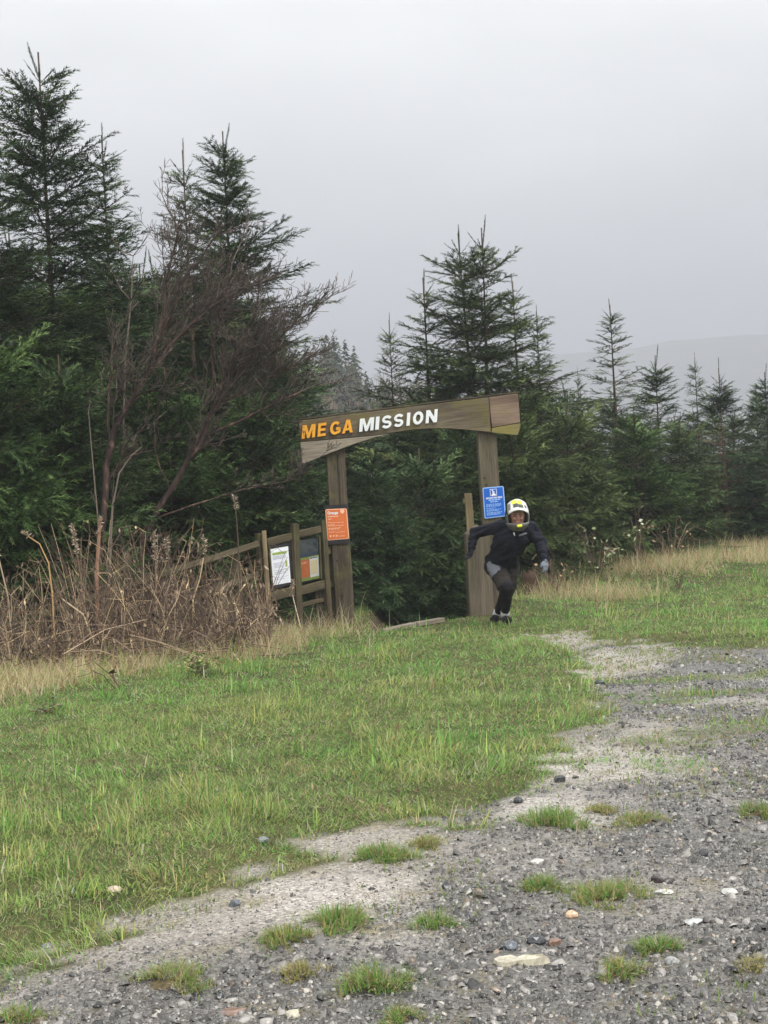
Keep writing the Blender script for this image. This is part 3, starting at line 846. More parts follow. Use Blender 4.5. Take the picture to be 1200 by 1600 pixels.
# ------------------------------------------------------------------ gate
GL = gp(541, 978); GR = at(764, 952, 17.98); GR.z = hz(GR.x, GR.y)
gdir = Vector((GR.x - GL.x, GR.y - GL.y, 0)).normalized()
gnor = Vector((gdir.y, -gdir.x, 0))              # towards the camera
gate = thing('trail_gate', 'tall timber gateway with an arched beam lettered in orange and white', 'gate', (GL + GR) / 2)
def onp(px, py, off=0.0):
    """photo pixel -> point on the gate's plane, off metres towards the camera"""
    v = ray(px, py); o = Vector((0, 0, EYE)); p0 = GL + gnor * off
    return o + v * ((p0 - o).dot(gnor) / v.dot(gnor))
PW, PT = 0.225, 0.17
def lean_post(pxb, pyb, pxt, pyt, w):
    b = onp(pxb, pyb); tp = onp(pxt, pyt)
    b.z = hz(b.x, b.y) - 0.3
    return b, tp
# posts (front faces lie 1 cm behind the gate plane)
b, tp = lean_post(541, 978, 523, 690, PW)
plank('post', b - gnor * (PT / 2 + 0.01), tp - gnor * (PT / 2 + 0.01), PW, PT, -gnor, 'wood_post', gate, 0.012, 0.004)
b, tp = lean_post(779, 952, 759, 650, PW)
plank('post', b - gnor * (PT / 2 + 0.01), tp - gnor * (PT / 2 + 0.01), 0.235, PT, -gnor, 'wood_grey', gate, 0.012, 0.004)
# the drying crack down the left post
mb = MB(); a0 = onp(527, 708, 0.0); a1 = onp(532, 792, 0.0)
mb.prism([a0 + gdir * -.004, a0 + gdir * .004, a1 + gdir * .003, a1 + gdir * -.003], gnor * -0.008)
mb.build('crack', ['sign_dark'], gate)
for bx_, by_ in ((757, 747), (760, 757.5), (527, 876), (535, 930)):
    mb = MB(); c_ = onp(bx_, by_, -0.012)
    mb.tube([c_, c_ + gnor * .012], .013, 8); mb.build('bolt', ['sign_dark'], gate)
# beam boards
def board(name, pxs, mat, off=0.0, th=0.07, parent=gate):
    P = [onp(*p) for p in pxs]; c = sum(P, Vector()) / len(P)
    z = (P[0] - P[1]); z.z = z.z; z = (onp(808, 616) - onp(467, 658)).normalized(); y = -gnor; x = y.cross(z)
    mw = Matrix(((x.x, y.x, z.x, c.x), (x.y, y.y, z.y, c.y), (x.z, y.z, z.z, c.z), (0, 0, 0, 1)))
    inv = mw.inverted(); mb = MB()
    mb.prism([inv @ (p + gnor * off) for p in P], inv.to_3x3() @ (gnor * th))
    return bevel(mb.build(name, [mat], parent, False, mw), 0.006)
arch = [(773, 677.5), (746.7, 673.8), (706.7, 670.3), (673, 669.6), (640, 672.3), (610, 679), (584, 685)]
board('beam_board', [(466.7, 658.3), (550, 647.6), (640, 636.5), (762.4, 621.6), (764.5, 652), (766, 675.8), (746.7, 673.8), (706.7, 670.3), (673, 669.6), (640, 672.3), (615, 676.5), (585, 680.6), (469.2, 690.6)], 'wood_beam')
board('beam_board', [(469.3, 691.4), (585, 681.4), (612, 678), (584, 684.5), (553, 694), (513, 709.3), (472.3, 726)], 'wood_pale', 0.002)
board('beam_board', [(763.2, 621.4), (808.3, 615.7), (810, 640), (811.5, 660.5), (768, 668.5), (765.5, 650)], 'wood_red', 0.004)
board('beam_board', [(767.4, 669.3), (811.6, 661.3), (812.3, 666), (807.7, 680.7), (773, 677.2), (767, 676.2)], 'wood_moss', -0.001)
# weathered cap strip along the top
c0, c1 = onp(465.5, 657.2), onp(810.5, 614.5)
plank('cap', c0 + Vector((0, 0, .012)), c1 + Vector((0, 0, .012)), 0.018, 0.10, gnor, 'wood_post', gate, 0.003, 0.002)
# letters
def glyph(ch, offset=0.028):
    cu = bpy.data.curves.new('g', 'FONT'); cu.body = ch; cu.offset = offset; cu.resolution_u = 4
    o = bpy.data.objects.new('g', cu); COL.objects.link(o)
    dg = bpy.context.evaluated_depsgraph_get()
    me = bpy.data.meshes.new_from_object(o.evaluated_get(dg))
    v = np.array([q.co[:] for q in me.vertices]); f = [tuple(p.vertices) for p in me.polygons]
    bpy.data.objects.remove(o); bpy.data.curves.remove(cu); bpy.data.meshes.remove(me)
    return v, f
def _stroke(pts, hw):
    p = np.array(pts, float); t = np.gradient(p, axis=0); t /= np.linalg.norm(t, axis=1)[:, None]
    nr = np.stack([-t[:, 1], t[:, 0]], 1) * np.array(hw)
    n = len(p); v = np.concatenate([p + nr, p - nr]); f = [(i, i + 1, n + i + 1, n + i) for i in range(n - 1)]
    return np.concatenate([v, np.zeros((2 * n, 1))], 1), f
def _poly(*polys):
    v = []; f = []
    for q in polys:
        f.append(tuple(range(len(v), len(v) + len(q)))); v += [(a, b, 0) for a, b in q]
    return np.array(v, float), f
def _arc(cx, cy, rx, ry, a0, a1, n=14):
    return [(cx + rx * math.cos(math.radians(a)), cy + ry * math.sin(math.radians(a))) for a in np.linspace(a0, a1, n)]
def heavy(ch):
    """heavy sign-writer's capitals in a unit box"""
    if ch == 'I': return _poly([(0, 0), (1, 0), (1, 1), (0, 1)])
    if ch == 'E': return _poly([(0, 0), (1, 0), (1, .2), (.34, .2), (.34, .41), (.92, .41), (.92, .6), (.34, .6), (.34, .8), (1, .8), (1, 1), (0, 1)])
    if ch == 'M': return _poly([(0, 0), (.23, 0), (.23, .62), (.41, 0), (.59, 0), (.77, .62), (.77, 0), (1, 0), (1, 1), (.69, 1), (.5, .38), (.31, 1), (0, 1)])
    if ch == 'N': return _poly([(0, 0), (.27, 0), (.27, .58), (.70, 0), (1, 0), (1, 1), (.73, 1), (.73, .42), (.30, 1), (0, 1)])
    if ch == 'A':
        l = [(0, 0), (.27, 0), (.33, .2), (.5, .2), (.5, .38), (.40, .38), (.5, .74), (.5, 1), (.33, 1)]
        return _poly(l, [(1 - a, b) for a, b in l][::-1])
    if ch == 'O': return _stroke(_arc(.5, .5, .36, .39, 0, 360, 29), (.14, .11))
    if ch == 'G': return _stroke(_arc(.5, .5, .37, .39, 42, 300, 22) + [(.80, .16), (.87, .22), (.87, .44), (.80, .44), (.56, .44)], (.13, .10))
    return _stroke(_arc(.5, .70, .36, .2, 18, 265, 18) + _arc(.5, .30, .36, .2, 85, -162, 18), (.13, .105))
def letter(ch, x0, x1, ybl, ybr, hpx, mat, name='letter', parent=gate, off=0.073, th=0.03, shear=0.20, bold=0.045, planef=onp):
    """one raised letter fitted between photo columns x0..x1, baseline ybl..ybr"""
    v, f = heavy(ch)
    v[:, 0] -= v[:, 0].min(); v[:, 1] -= v[:, 1].min(); v[:, 0] /= v[:, 0].max(); v[:, 1] /= v[:, 1].max()
    o0 = planef(x0, ybl, off); ex = planef(x1, ybr, off) - o0; up = planef(x0, ybl - hpx, off) - o0
    upl = up.length; exn = ex.normalized(); nrm = gnor
    upn = nrm.cross(exn).normalized() * upl
    wsh = shear * upl
    W = ex.length - wsh
    P = [o0 + exn * (q[0] * W + q[1] * wsh) + upn * q[1] for q in v]
    mb = MB(); n = len(P)
    bm = bmesh.new(); vs = [bm.verts.new(p) for p in P]
    for ff in f:
        try: bm.faces.new([vs[i] for i in ff])
        except ValueError: pass
    bmesh.ops.remove_doubles(bm, verts=bm.verts, dist=1e-5)
    r = bmesh.ops.extrude_face_region(bm, geom=bm.faces[:])
    bmesh.ops.translate(bm, verts=[g for g in r['geom'] if isinstance(g, bmesh.types.BMVert)], vec=nrm * th)
    bmesh.ops.recalc_face_normals(bm, faces=bm.faces)
    me = bpy.data.meshes.new(name); bm.to_mesh(me); bm.free(); me.materials.append(MATS[mat])
    return link(name, me, parent)
def zx(v): return 440 + v / 3.0
def zy(v): return 590 + v / 3.0
def bl(x): return 287 - (x - 95) * 0.127         # baseline in the 3x enlargement
for ch, x0, x1 in (('M', 94, 168), ('E', 168, 218), ('G', 225, 287), ('A', 283, 345)):
    letter(ch, zx(x0), zx(x1), zy(bl(x0)), zy(bl(x1)), 20.3, 'letter_orange')
for ch, x0, x1 in (('M', 363, 442), ('I', 438, 467), ('S', 468, 525), ('S', 524, 580), ('I', 584, 611), ('O', 613, 673), ('N', 674, 739)):
    letter(ch, zx(x0), zx(x1), zy(bl(x0) + 2), zy(bl(x1) + 2), 20.0, 'letter_white')

# signs on the posts
def plate(root, name, quad, mat, off, th=0.004, planef=onp, nrm=None, parent=None, rnd=0.0):
    P = [planef(*q, off) for q in quad]; nrm = nrm or gnor
    if rnd:
        Q = []
        for i in range(4):
            p, a, b_ = P[i], P[i - 1], P[(i + 1) % 4]
            pa = p + (a - p).normalized() * rnd; pb = p + (b_ - p).normalized() * rnd
            for k in range(5):
                t = k / 4; Q.append(pa * (1 - t) ** 2 + p * 2 * t * (1 - t) + pb * t * t)
        P = Q
    mb = MB(); mb.prism(P, nrm * th)
    return mb.build(name, [mat], parent or root)
def sub_quad(quad, u0, v0, u1, v1):
    """part of a photo quad (tl, tr, br, bl) in its own 0..1 coordinates, v downwards"""
    tl, tr, br, bl_ = [np.array(q, float) for q in quad]
    def p(u, v): return tuple((tl * (1 - u) + tr * u) * (1 - v) + (bl_ * (1 - u) + br * u) * v)
    return [p(u0, v0), p(u1, v0), p(u1, v1), p(u0, v1)]
OQ = [(508.2, 795.8), (541.8, 794.2), (545.6, 841.8), (511.4, 844.6)]
osign = thing('trail_sign', 'small orange sign with white lettering on the left gate post', 'sign', onp(526, 845, 0.03), 'signs on the gate posts')
plate(osign, 'backing', [(507, 789.5), (542.5, 788), (546, 849), (509.5, 850.5)], 'sign_dark', 0.004, 0.006)
plate(osign, 'border', OQ, 'sign_pale_orange', 0.012, 0.004, rnd=0.022)
plate(osign, 'face', sub_quad(OQ, .035, .025, .965, .975), 'sign_orange', 0.0175, 0.002, rnd=0.018)
def text_on(root, txt, quad, u0, v0, u1, v1, mat, off, planef=onp, bold=0.02):
    q = sub_quad(quad, u0, v0, u1, v1)
    v, f = glyph(txt, bold)
    v[:, 0] -= v[:, 0].min(); v[:, 1] -= v[:, 1].min(); v[:, 0] /= v[:, 0].max(); v[:, 1] /= v[:, 1].max()
    a = planef(*q[3], off); ex = planef(*q[2], off) - a; up = planef(*q[0], off) - a
    P = [a + ex * k[0] + up * k[1] for k in v]
    return link('lettering', new_mesh('lettering', P, f, [mat]), root)
text_on(osign, 'Orange', OQ, .09, .075, .58, .20, 'sign_white', 0.0205, bold=0.035)
def lines(root, quad, rows, mat, off, planef=onp, nrm=None, name='text_lines'):
    mb = MB(); nrm = nrm or gnor
    for (v, h, u0, u1) in rows:
        u = u0
        while u < u1 - 0.02:                       # word-sized dashes
            w = min(random.uniform(0.05, 0.15), u1 - u)
            P = [planef(*q, off) for q in sub_quad(quad, u, v, u + w, v + h)]
            mb.prism(P, nrm * 0.0012)
            u += w + 0.022
    return mb.build(name, [mat], root)
lines(osign, OQ, [(.225, .035, .09, .58), (.31, .022, .09, .28), (.41, .02, .09, .22), (.44, .016, .2, .85), (.50, .02, .09, .38), (.535, .016, .09, .82), (.61, .02, .09, .66), (.645, .016, .09, .6), (.73, .02, .09, .4), (.75, .016, .42, .84), (.84, .06, .12, .2), (.845, .05, .27, .33), (.845, .05, .4, .52), (.88, .02, .54, .8)], 'sign_pale_orange', 0.0205)
P = [onp(*sub_quad(OQ, .78 + .10 * math.cos(a), .09 + .075 * math.sin(a), .79 + .10 * math.cos(a), .09)[0], 0.0205) for a in np.linspace(0, 6.283, 17)[:-1]]
mb = MB(); mb.prism(P, gnor * 0.001); mb.build('badge', ['sign_pale_orange'], osign)

BQ = [(753.8, 762.2), (786.8, 759.3), (790.5, 806.5), (757.2, 810.5)]
bsign = thing('information_sign', 'blue sign with a white rider symbol on the right gate post', 'sign', onp(773, 812, 0.03), 'signs on the gate posts')
plate(bsign, 'border', BQ, 'sign_pale_blue', 0.004, 0.005, rnd=0.018)
plate(bsign, 'face', sub_quad(BQ, .045, .03, .955, .97), 'sign_blue', 0.0095, 0.002, rnd=0.012)
text_on(bsign, 'MOUNTAIN BIKE', BQ, .14, .325, .90, .385, 'sign_white', 0.0125, bold=0.03)
lines(bsign, BQ, [(.405, .035, .25, .82), (.465, .035, .33, .7), (.55, .018, .12, .82), (.585, .018, .12, .84), (.62, .018, .12, .8), (.68, .018, .12, .55), (.73, .018, .12, .8), (.765, .018, .12, .7), (.82, .018, .12, .84), (.855, .018, .12, .8), (.89, .018, .12, .75)], 'sign_pale_blue', 0.0125)
ic = MB()
def icq(poly, off=0.0125, mi=0):
    P = [onp(*sub_quad(BQ, .34 + .32 * u, .07 + .22 * v, .5, .5)[0], off) for u, v in poly]; ic.prism(P, gnor * 0.001, mi)
for a, b_, c, d_ in ((0, 0, 1, .07), (0, .93, 1, 1), (0, .07, .07, .93), (.93, .07, 1, .93)): icq([(a, b_), (c, b_), (c, d_), (a, d_)])
icq([(.2, .93), (.28, .72), (.42, .64), (.62, .64), (.78, .74), (.86, .93)])
icq([(.36, .62), (.34, .36), (.5, .3), (.72, .46), (.66, .54), (.52, .46), (.56, .62)])
icq([(.36 + .1 * math.cos(a), .2 + .1 * math.sin(a)) for a in np.linspace(0, 6.28, 11)[:-1]])
ic.build('symbol', ['sign_white'], bsign)

# short squared post with a pointed top in front of the right gate post, and the tan upright behind it
b = at(752, 957, 17.62); tp = at(745.5, 834, b.y)
sp = thing('squared_post', 'stout squared post with a pointed top standing before the right gate post', 'post', b)
plank('shaft', Vector((b.x, b.y + .15, b.z - .25)), tp + Vector((0, .15, 0)), 0.285, 0.26, -gnor, 'wood_grey', sp, 0.012, 0.004, tip=0.115)
b = at(745, 955, 18.1)
tp = at(731, 771, b.y)
up_ = thing('tan_upright', 'thin tan timber upright rising behind the stout squared post', 'post', b)
plank('shaft', b + Vector((0, 0, -.2)), tp, 0.09, 0.07, -gnor, 'wood_tan', up_, 0.005)
plank('stub', at(723.5, 783, b.y + .05), at(727.5, 783, b.y + .05), 0.06, 0.05, -gnor, 'wood_tan', up_, 0.004)

# pale timber edging where the path begins
e0, e1 = gph(598, 988), gph(692, 975)
ed = thing('path_edging', 'pale weathered timber edging lying at the foot of the gate opening', 'edging', (e0 + e1) / 2)
mid = e0.lerp(e1, 0.52)
plank('edging_board', e0 + Vector((0, .1, 0.0)), mid + Vector((0, .12, .03)), 0.10, 0.05, Vector((0, 0, 1)), 'wood_pale', ed, 0.008)
plank('edging_board', mid + Vector((.02, .12, .03)), e1 + Vector((0, .1, .04)), 0.10, 0.05, Vector((0, 0, 1)), 'wood_pale', ed, 0.008)

# ------------------------------------------------------------------ notice board
NL = gph(421, 992); NR = gph(514, 982); NR = at(514, 982, NL.y + 0.42); NR.z = hz(NR.x, NR.y)
ndir = Vector((NR.x - NL.x, NR.y - NL.y, 0)).normalized(); nnor = Vector((ndir.y, -ndir.x, 0))
def onn(px, py, off=0.0):
    v = ray(px, py); o = Vector((0, 0, EYE)); p0 = NL + nnor * off
    return o + v * ((p0 - o).dot(nnor) / v.dot(nnor))
nb_ = thing('notice_board', 'timber notice board with two glazed panels of posters left of the gate', 'notice board', (NL + NR) / 2)
def npost(x0, y0, x1, y1, w, t, mat, off, name='post', down=0.25):
    a, c = onn(x0, y0, off), onn(x1, y1, off)
    a = a + (a - c).normalized() * down
    plank(name, a, c, w, t, -nnor, mat, nb_, 0.006)
npost(416, 985, 405, 833, 0.075, 0.08, 'wood_fence', -0.09)
npost(467.5, 985, 460, 818, 0.075, 0.085, 'wood_fence', 0.0)
npost(514.5, 980, 504.5, 814, 0.06, 0.075, 'wood_fence', 0.0)
mb = MB(); pp = [onn(424.5, 992, .01) + Vector((0, 0, -.2)), onn(420, 940, .01), onn(416, 890, .01), onn(412.5, 829, .01)]
mb.tube(pp, [.034, .032, .03, .028], 8); mb.build('round_post', ['wood_tan'], nb_, True)
npost(457.5, 838, 417, 848, 0.09, 0.04, 'wood_fence', -0.012, 'rail', 0)
npost(502, 827, 464, 835, 0.085, 0.04, 'wood_fence', -0.012, 'rail', 0)
npost(461, 922, 423, 933, 0.10, 0.045, 'wood_fence', -0.012, 'rail', 0)
npost(509, 912, 469, 923, 0.10, 0.045, 'wood_fence', -0.012, 'rail', 0)
npost(508, 936, 470, 946, 0.05, 0.04, 'wood_fence', -0.05, 'rail', 0)
for x in (494, 500): npost(x + 3, 975, x, 915, 0.045, 0.03, 'wood_post', -0.08, 'slat', 0.1)
def npl(name, quad, mat, off, th=0.004, parent=None):
    return plate(nb_, name, quad, mat, off, th, onn, nnor, parent)
p1 = npl('display_panel', [(420, 853), (455.5, 846.5), (459.5, 912), (425, 921.5)], 'sign_dark', -0.02, 0.012)
p2 = npl('display_panel', [(466.5, 845), (498.2, 838.8), (501, 904), (470.5, 911)], 'sign_dark', -0.02, 0.012)
for q in ([(418.6, 854), (421, 853), (426, 922), (424, 923)], [(454.5, 846), (456.8, 845.6), (460.8, 912), (458.6, 913)], [(497.2, 838.6), (499.6, 838), (502.4, 904), (500, 905)]):
    npl('panel_frame', q, 'wood_fence', -0.006, 0.02)
NQ = [(422.3, 858.2), (450, 853.5), (454.2, 909.6), (427, 914.6)]
pf = npl('notice', NQ, 'sign_white', -0.007, 0.003)
WORLD[pf.name] = Matrix.Identity(4)
npl('sheet', sub_quad(NQ, .07, .09, .93, .97), 'notice_paper', -0.0035, 0.002, pf)
npl('heading', sub_quad(NQ, .1, .115, .88, .185), 'notice_lime', -0.001, 0.0015, pf)
lines(pf, NQ, [(.215, .022, .12, .85), (.25, .022, .12, .85), (.285, .022, .12, .8), (.40, .02, .14, .7), (.44, .02, .14, .7), (.48, .02, .14, .66), (.52, .02, .14, .7), (.60, .015, .1, .9), (.66, .02, .14, .8), (.70, .02, .14, .8), (.80, .015, .1, .9), (.85, .02, .14, .7)], 'notice_text', -0.001, onn, nnor)
npl('side_strip', sub_quad(NQ, .78, .38, .88, .55), 'notice_lime', -0.001, 0.0015, pf)
RQ = [(467.3, 846.5), (496.6, 840.8), (499.2, 903), (471.3, 909)]
ps = npl('poster', RQ, 'notice_lime', -0.007, 0.003); WORLD[ps.name] = Matrix.Identity(4)
npl('photograph', sub_quad(RQ, 0, 0, 1, .36), 'notice_photo', -0.0035, 0.002, ps)
npl('banner', sub_quad(RQ, 0, .30, 1, .41), 'notice_navy', -0.001, 0.0015, ps)
npl('orange_leaflet', sub_quad(RQ, .02, .47, .47, .92), 'notice_orange', -0.0035, 0.002, ps)
npl('leaflet_frame', sub_quad(RQ, .50, .44, .98, .94), 'sign_white', -0.0035, 0.002, ps)
npl('leaflet', sub_quad(RQ, .55, .52, .92, .88), 'notice_cream', -0.001, 0.0015, ps)
lines(ps, RQ, [(.45, .03, .53, .95)], 'sign_dark', -0.001, onn, nnor, 'heading')
lines(ps, RQ, [(.53, .02, .06, .36), (.56, .012, .06, .3)], 'sign_pale_orange', -0.001, onn, nnor)
# glazing over each panel
m = M('glazing', 0.03, 0.5)
tr = m.n('ShaderNodeBsdfTransparent'); gl = m.n('ShaderNodeBsdfGlossy'); gl.inputs['Roughness'].default_value = 0.02; mx_ = m.n('ShaderNodeMixShader'); mx_.inputs[0].default_value = 0.07
m.l(tr.outputs[0], mx_.inputs[1]); m.l(gl.outputs[0], mx_.inputs[2]); m.l(mx_.outputs[0], m.t.nodes['Material Output'].inputs['Surface'])
npl('glass', [(466.6, 845.4), (498, 839.2), (500.8, 904), (470.7, 910.6)], 'glazing', 0.001, 0.003)

# ------------------------------------------------------------------ rail fence running left from the board
fence = thing('rail_fence', 'weathered three-rail timber fence running left from the notice board', 'fence', gph(300, 1000))
FR = [((404, 850), 17.05, (232, 904), 15.9, (60, 962), 14.9), ((404, 897), 17.05, (285, 938), 16.3, (110, 1000), 15.1), ((404, 946), 17.05, (290, 985), 16.3, (150, 1030), 15.3)]
for i, (a, da, b_, db, c, dc) in enumerate(FR):
    A, B, C_ = at(*a, da), at(*b_, db), at(*c, dc)
    plank('rail', A, B, 0.07, 0.035, Vector((-.35, -.94, 0)), 'wood_fence', fence, 0.005)
    plank('rail', B + (C_ - B).normalized() * .012, C_, 0.07, 0.035, Vector((-.35, -.94, 0)), 'wood_fence', fence, 0.005)
for (x0, y0, d_) in ((366, 858, 16.9), (231, 897, 15.98), (120, 935, 15.35)):
    tp = at(x0, y0, d_); plank('post', Vector((tp.x + .02, tp.y, hz(tp.x, tp.y) - .4)), tp, 0.085, 0.085, Vector((-.35, -.94, 0)), 'wood_fence', fence, 0.006)
# stub of fence between the board and the gate
st = thing('fence_stub', 'short length of rail fence between the notice board and the left gate post', 'fence', gph(522, 975))
d_ = GL.y + .12
plank('post', Vector((at(519, 975, d_).x, d_, -.2)), at(516, 856, d_), 0.07, 0.07, -gnor, 'wood_post', st, 0.006)
plank('rail', at(506, 863, d_ - .06), at(517, 860, d_ - .06), 0.09, 0.04, -gnor, 'wood_tan', st, 0.012)
plank('rail', at(511, 914, d_ - .06), at(523, 911, d_ - .06), 0.085, 0.04, -gnor, 'wood_fence', st, 0.006)
plank('rail', at(514, 960, d_ - .06), at(525, 957, d_ - .06), 0.085, 0.04, -gnor, 'wood_fence', st, 0.006)

# ------------------------------------------------------------------ grass, gravel, dead stems
def blades(P, az, L, bend, W, col, seg=2):
    """tapered, bending grass blades. bend 0 = upright, 1 = lying over"""
    n = len(P)
    d = np.stack([np.cos(az), np.sin(az), np.zeros(n)], 1); s = np.stack([-np.sin(az), np.cos(az), np.zeros(n)], 1)
    ang = rng.uniform(0, 6.283, n); s = s * np.cos(ang)[:, None] * 0.6 + np.stack([np.cos(ang), np.sin(ang), np.zeros(n)], 1) * 0.7
    up = np.array([0, 0, 1.0])
    rows = []
    for i in range(seg):
        t = i / seg
        c = P + d * (L * bend * t ** 1.3)[:, None] + up * (L * (t - 0.55 * bend * t * t) * np.sqrt(np.maximum(1 - 0.55 * bend ** 2, .1)))[:, None]
        w = (W * (1 - 0.55 * t))[:, None] * 0.5
        rows += [c - s * w, c + s * w]
    t = 1.0
    tip = P + d * (L * bend)[:, None] + up * (L * (1 - 0.62 * bend) * np.sqrt(np.maximum(1 - 0.55 * bend ** 2, .1)))[:, None]
    rows.append(tip)
    k = len(rows)
    V = np.stack(rows, 1).reshape(-1, 3)
    tri = []
    for i in range(seg - 1):
        a = 2 * i; tri += [(a, a + 1, a + 3), (a, a + 3, a + 2)]
    a = 2 * (seg - 1); tri.append((a, a + 1, a + 2))
    F = (np.array(tri)[None] + (np.arange(n) * k)[:, None, None]).reshape(-1, 3)
    C = np.repeat(np.concatenate([col, np.ones((n, 1))], 1), k, 0)
    return V, F, C
def join(parts):
    V, F, C, o = [], [], [], 0
    for v, f, c in parts:
        V.append(v); F.append(f + o); C.append(c); o += len(v)
    return np.concatenate(V), np.concatenate(F), np.concatenate(C)
def scatter(y0, y1, dens, mx=0.6):
    # full density where the photograph looks, thinner for some metres to either side
    hw = lambda y: 0.2585 * y + mx
    W = hw(y1) + 2.8; A = (y1 - y0) * 2 * W; n = int(A * dens)
    y = rng.uniform(y0, y1, n); x = rng.uniform(-W, W, n)
    over = np.abs(x) - hw(y)
    k = (over < 0) | ((over < 2.8) & (rng.random(n) < 0.26))
    return x[k], y[k]
L3 = lambda *c: np.array(lin(*c)[:3])
GREEN, OLIVE, YEL, STRAW, DKG, BRN = L3(124, 180, 92), L3(154, 182, 104), L3(210, 204, 130), L3(228, 212, 174), L3(92, 136, 68), L3(168, 140, 106)
# places where last year's growth stands as straw: (x, y, rx, ry)
def strawness(x, y):
    """0..1 dry grass: the band below the dead stems on the left, the rough edge on the right"""
    e = (fbm(x * 0.9 + 40, y * 0.9) - 0.5)
    left = np.clip((y - (11.3 + 1.3 * (x + 3.1)) + e * 4.2) / 1.3, 0, 1) * np.clip((-0.75 - x) / 0.4, 0, 1)
    right = np.clip((y - 22.3 - 0.35 * (x - 4) + e * 6.0) / 2.2, 0, 1) * np.clip((x - 1.9) / 0.5, 0, 1)
    mid = 0.8 * np.clip((y - 18.5 + e * 4.0) / 1.8, 0, 1) * np.clip((x - 1.5 + e) / 0.6, 0, 1) * np.clip((3.6 - x + e * 2) / 1.0, 0, 1)
    foot = np.exp(-((x + 1.2) / 0.7) ** 2 - ((y - 17.0) / 0.8) ** 2)
    return np.clip(np.maximum(np.maximum(left, right), np.maximum(mid, foot)), 0, 1)
parts = []
for y0, y1, dens, seg, wmul in ((3.8, 7.5, 3600, 3, 1.2), (7.5, 11, 2600, 2, 1.4), (11, 15, 1500, 2, 1.8), (15, 20, 850, 2, 2.2), (20, 30, 380, 2, 2.8)):
    x, y = scatter(y0, y1, dens)
    clump = fbm(x * 5.5, y * 5.5 + 11, 3); big = fbm(x * 0.7 + 5, y * 0.7, 3); mid = fbm(x * 1.9 + 50, y * 1.9 + 8, 3)
    g = grass_amount(x, y)
    k = rng.random(len(x)) < g * (0.45 + 1.0 * np.clip((clump - 0.30) * 2.2, 0, 1))
    # the path beyond the gate is bare
    k &= rng.random(len(x)) > litter_amount(x, y) * 0.97
    x, y, clump, big, mid, g = (q[k] for q in (x, y, clump, big, mid, g)); n = len(x)
    sd = gravel_sd(x, y); edge = np.clip(1 + sd / 0.9, 0, 1)
    st = strawness(x, y)
    L = rng.gamma(4.5, 0.013, n) * (0.3 + 1.5 * np.clip((clump - .25) * 1.6, 0, 1.2)) * (1 - 0.22 * edge) * (0.6 + 0.9 * mid) * 0.94
    tus = np.clip((fbm(x * 2.7 + 80, y * 2.7 + 14, 3) - 0.36) * 3.2, 0, 1)      # tussocks and hollows
    L = L * (1 + 1.5 * st * rng.random(n)) * (0.5 + 1.15 * tus)
    tone = np.clip((big - 0.5) * 2.2 + 0.5 + rng.normal(0, 0.22, n), 0, 1)[:, None]
    col = GREEN * (1 - tone) + OLIVE * tone
    yl = np.clip((mid - 0.42) * 2.4 + rng.normal(0, .2, n) + 0.2 * edge - .08, 0, 0.8)[:, None] * (rng.random((n, 1)) < 0.7)
    col = col * (1 - yl) + YEL * yl * 0.9
    dk = (rng.random((n, 1)) < 0.16); col = np.where(dk, DKG, col)
    dry = (rng.random(n) < 0.10 + 0.10 * edge + 0.72 * st)[:, None]
    col = np.where(dry, STRAW * rng.uniform(0.55, 1.1, (n, 1)), col)
    col = np.where(rng.random((n, 1)) < 0.04 + .14 * st[:, None], BRN, col)
    hol = ((1 - tus) * 0.55 * (rng.random(n) < .6))[:, None]; col = col * (1 - hol) + (STRAW * .45 + BRN * .4) * hol
    col = np.minimum(col * rng.lognormal(-0.05, 0.32, (n, 1)) * (0.75 + 0.5 * fbm(x * 3 + 31, y * 3, 3))[:, None], 0.75)
    bend = np.clip(rng.normal(0.56, 0.28, n), 0.02, 0.98)
    prefer = fbm(x * 1.7 + 4, y * 1.7 + 60, 3) * 14 + rng.normal(0, 0.5, n)
    az = np.where(rng.random(n) < 0.65, prefer, rng.uniform(0, 6.283, n))
    P = np.stack([x, y, H(x, y) - 0.004], 1)
    parts.append(blades(P, az, L, bend, rng.uniform(0.003, 0.0058, n) * wmul, col, seg))
for y0, y1, dens, wd in ((3.8, 8, 5200, .009), (8, 12, 3000, .012), (12, 17, 1500, .017), (17, 28, 420, .03)):
    # short, half-flattened blades that close the sward
    x, y = scatter(y0, y1, dens, 0.5); g = grass_amount(x, y)
    k = (rng.random(len(x)) < g) & (rng.random(len(x)) > litter_amount(x, y)); x, y = x[k], y[k]; n = len(x)
    st = strawness(x, y); big = fbm(x * 0.7 + 5, y * 0.7, 3); tuf = fbm(x * 4.5 + 3, y * 4.5, 3)
    tone = np.clip((big - .5) * 2 + .5 + rng.normal(0, .25, n), 0, 1)[:, None]
    col = (GREEN * (1 - tone) + OLIVE * tone)
    col = np.where((rng.random(n) < 0.22 + .5 * st)[:, None], STRAW * .8, col); col = np.where(rng.random((n, 1)) < .12, BRN * .8, col); col = np.where(rng.random((n, 1)) < .2, DKG, col)
    col = np.minimum(col * rng.lognormal(-.1, .35, (n, 1)) * (.65 + .7 * tuf)[:, None], .75)
    parts.append(blades(np.stack([x, y, H(x, y) - .003], 1), rng.uniform(0, 6.283, n), rng.uniform(.02, .06, n) * (.7 + .8 * tuf), rng.uniform(.45, .95, n), rng.uniform(.5, 1.1, n) * wd, col, 1))
V, F, C = join(parts)
print('grass tris', len(F))
tag(link('grass', new_mesh('grass', V, F, ['grass_blade'], None, False, {'col': ('FLOAT_COLOR', C)})), 'short wet green turf covering the clearing', 'grass', None, 'stuff')

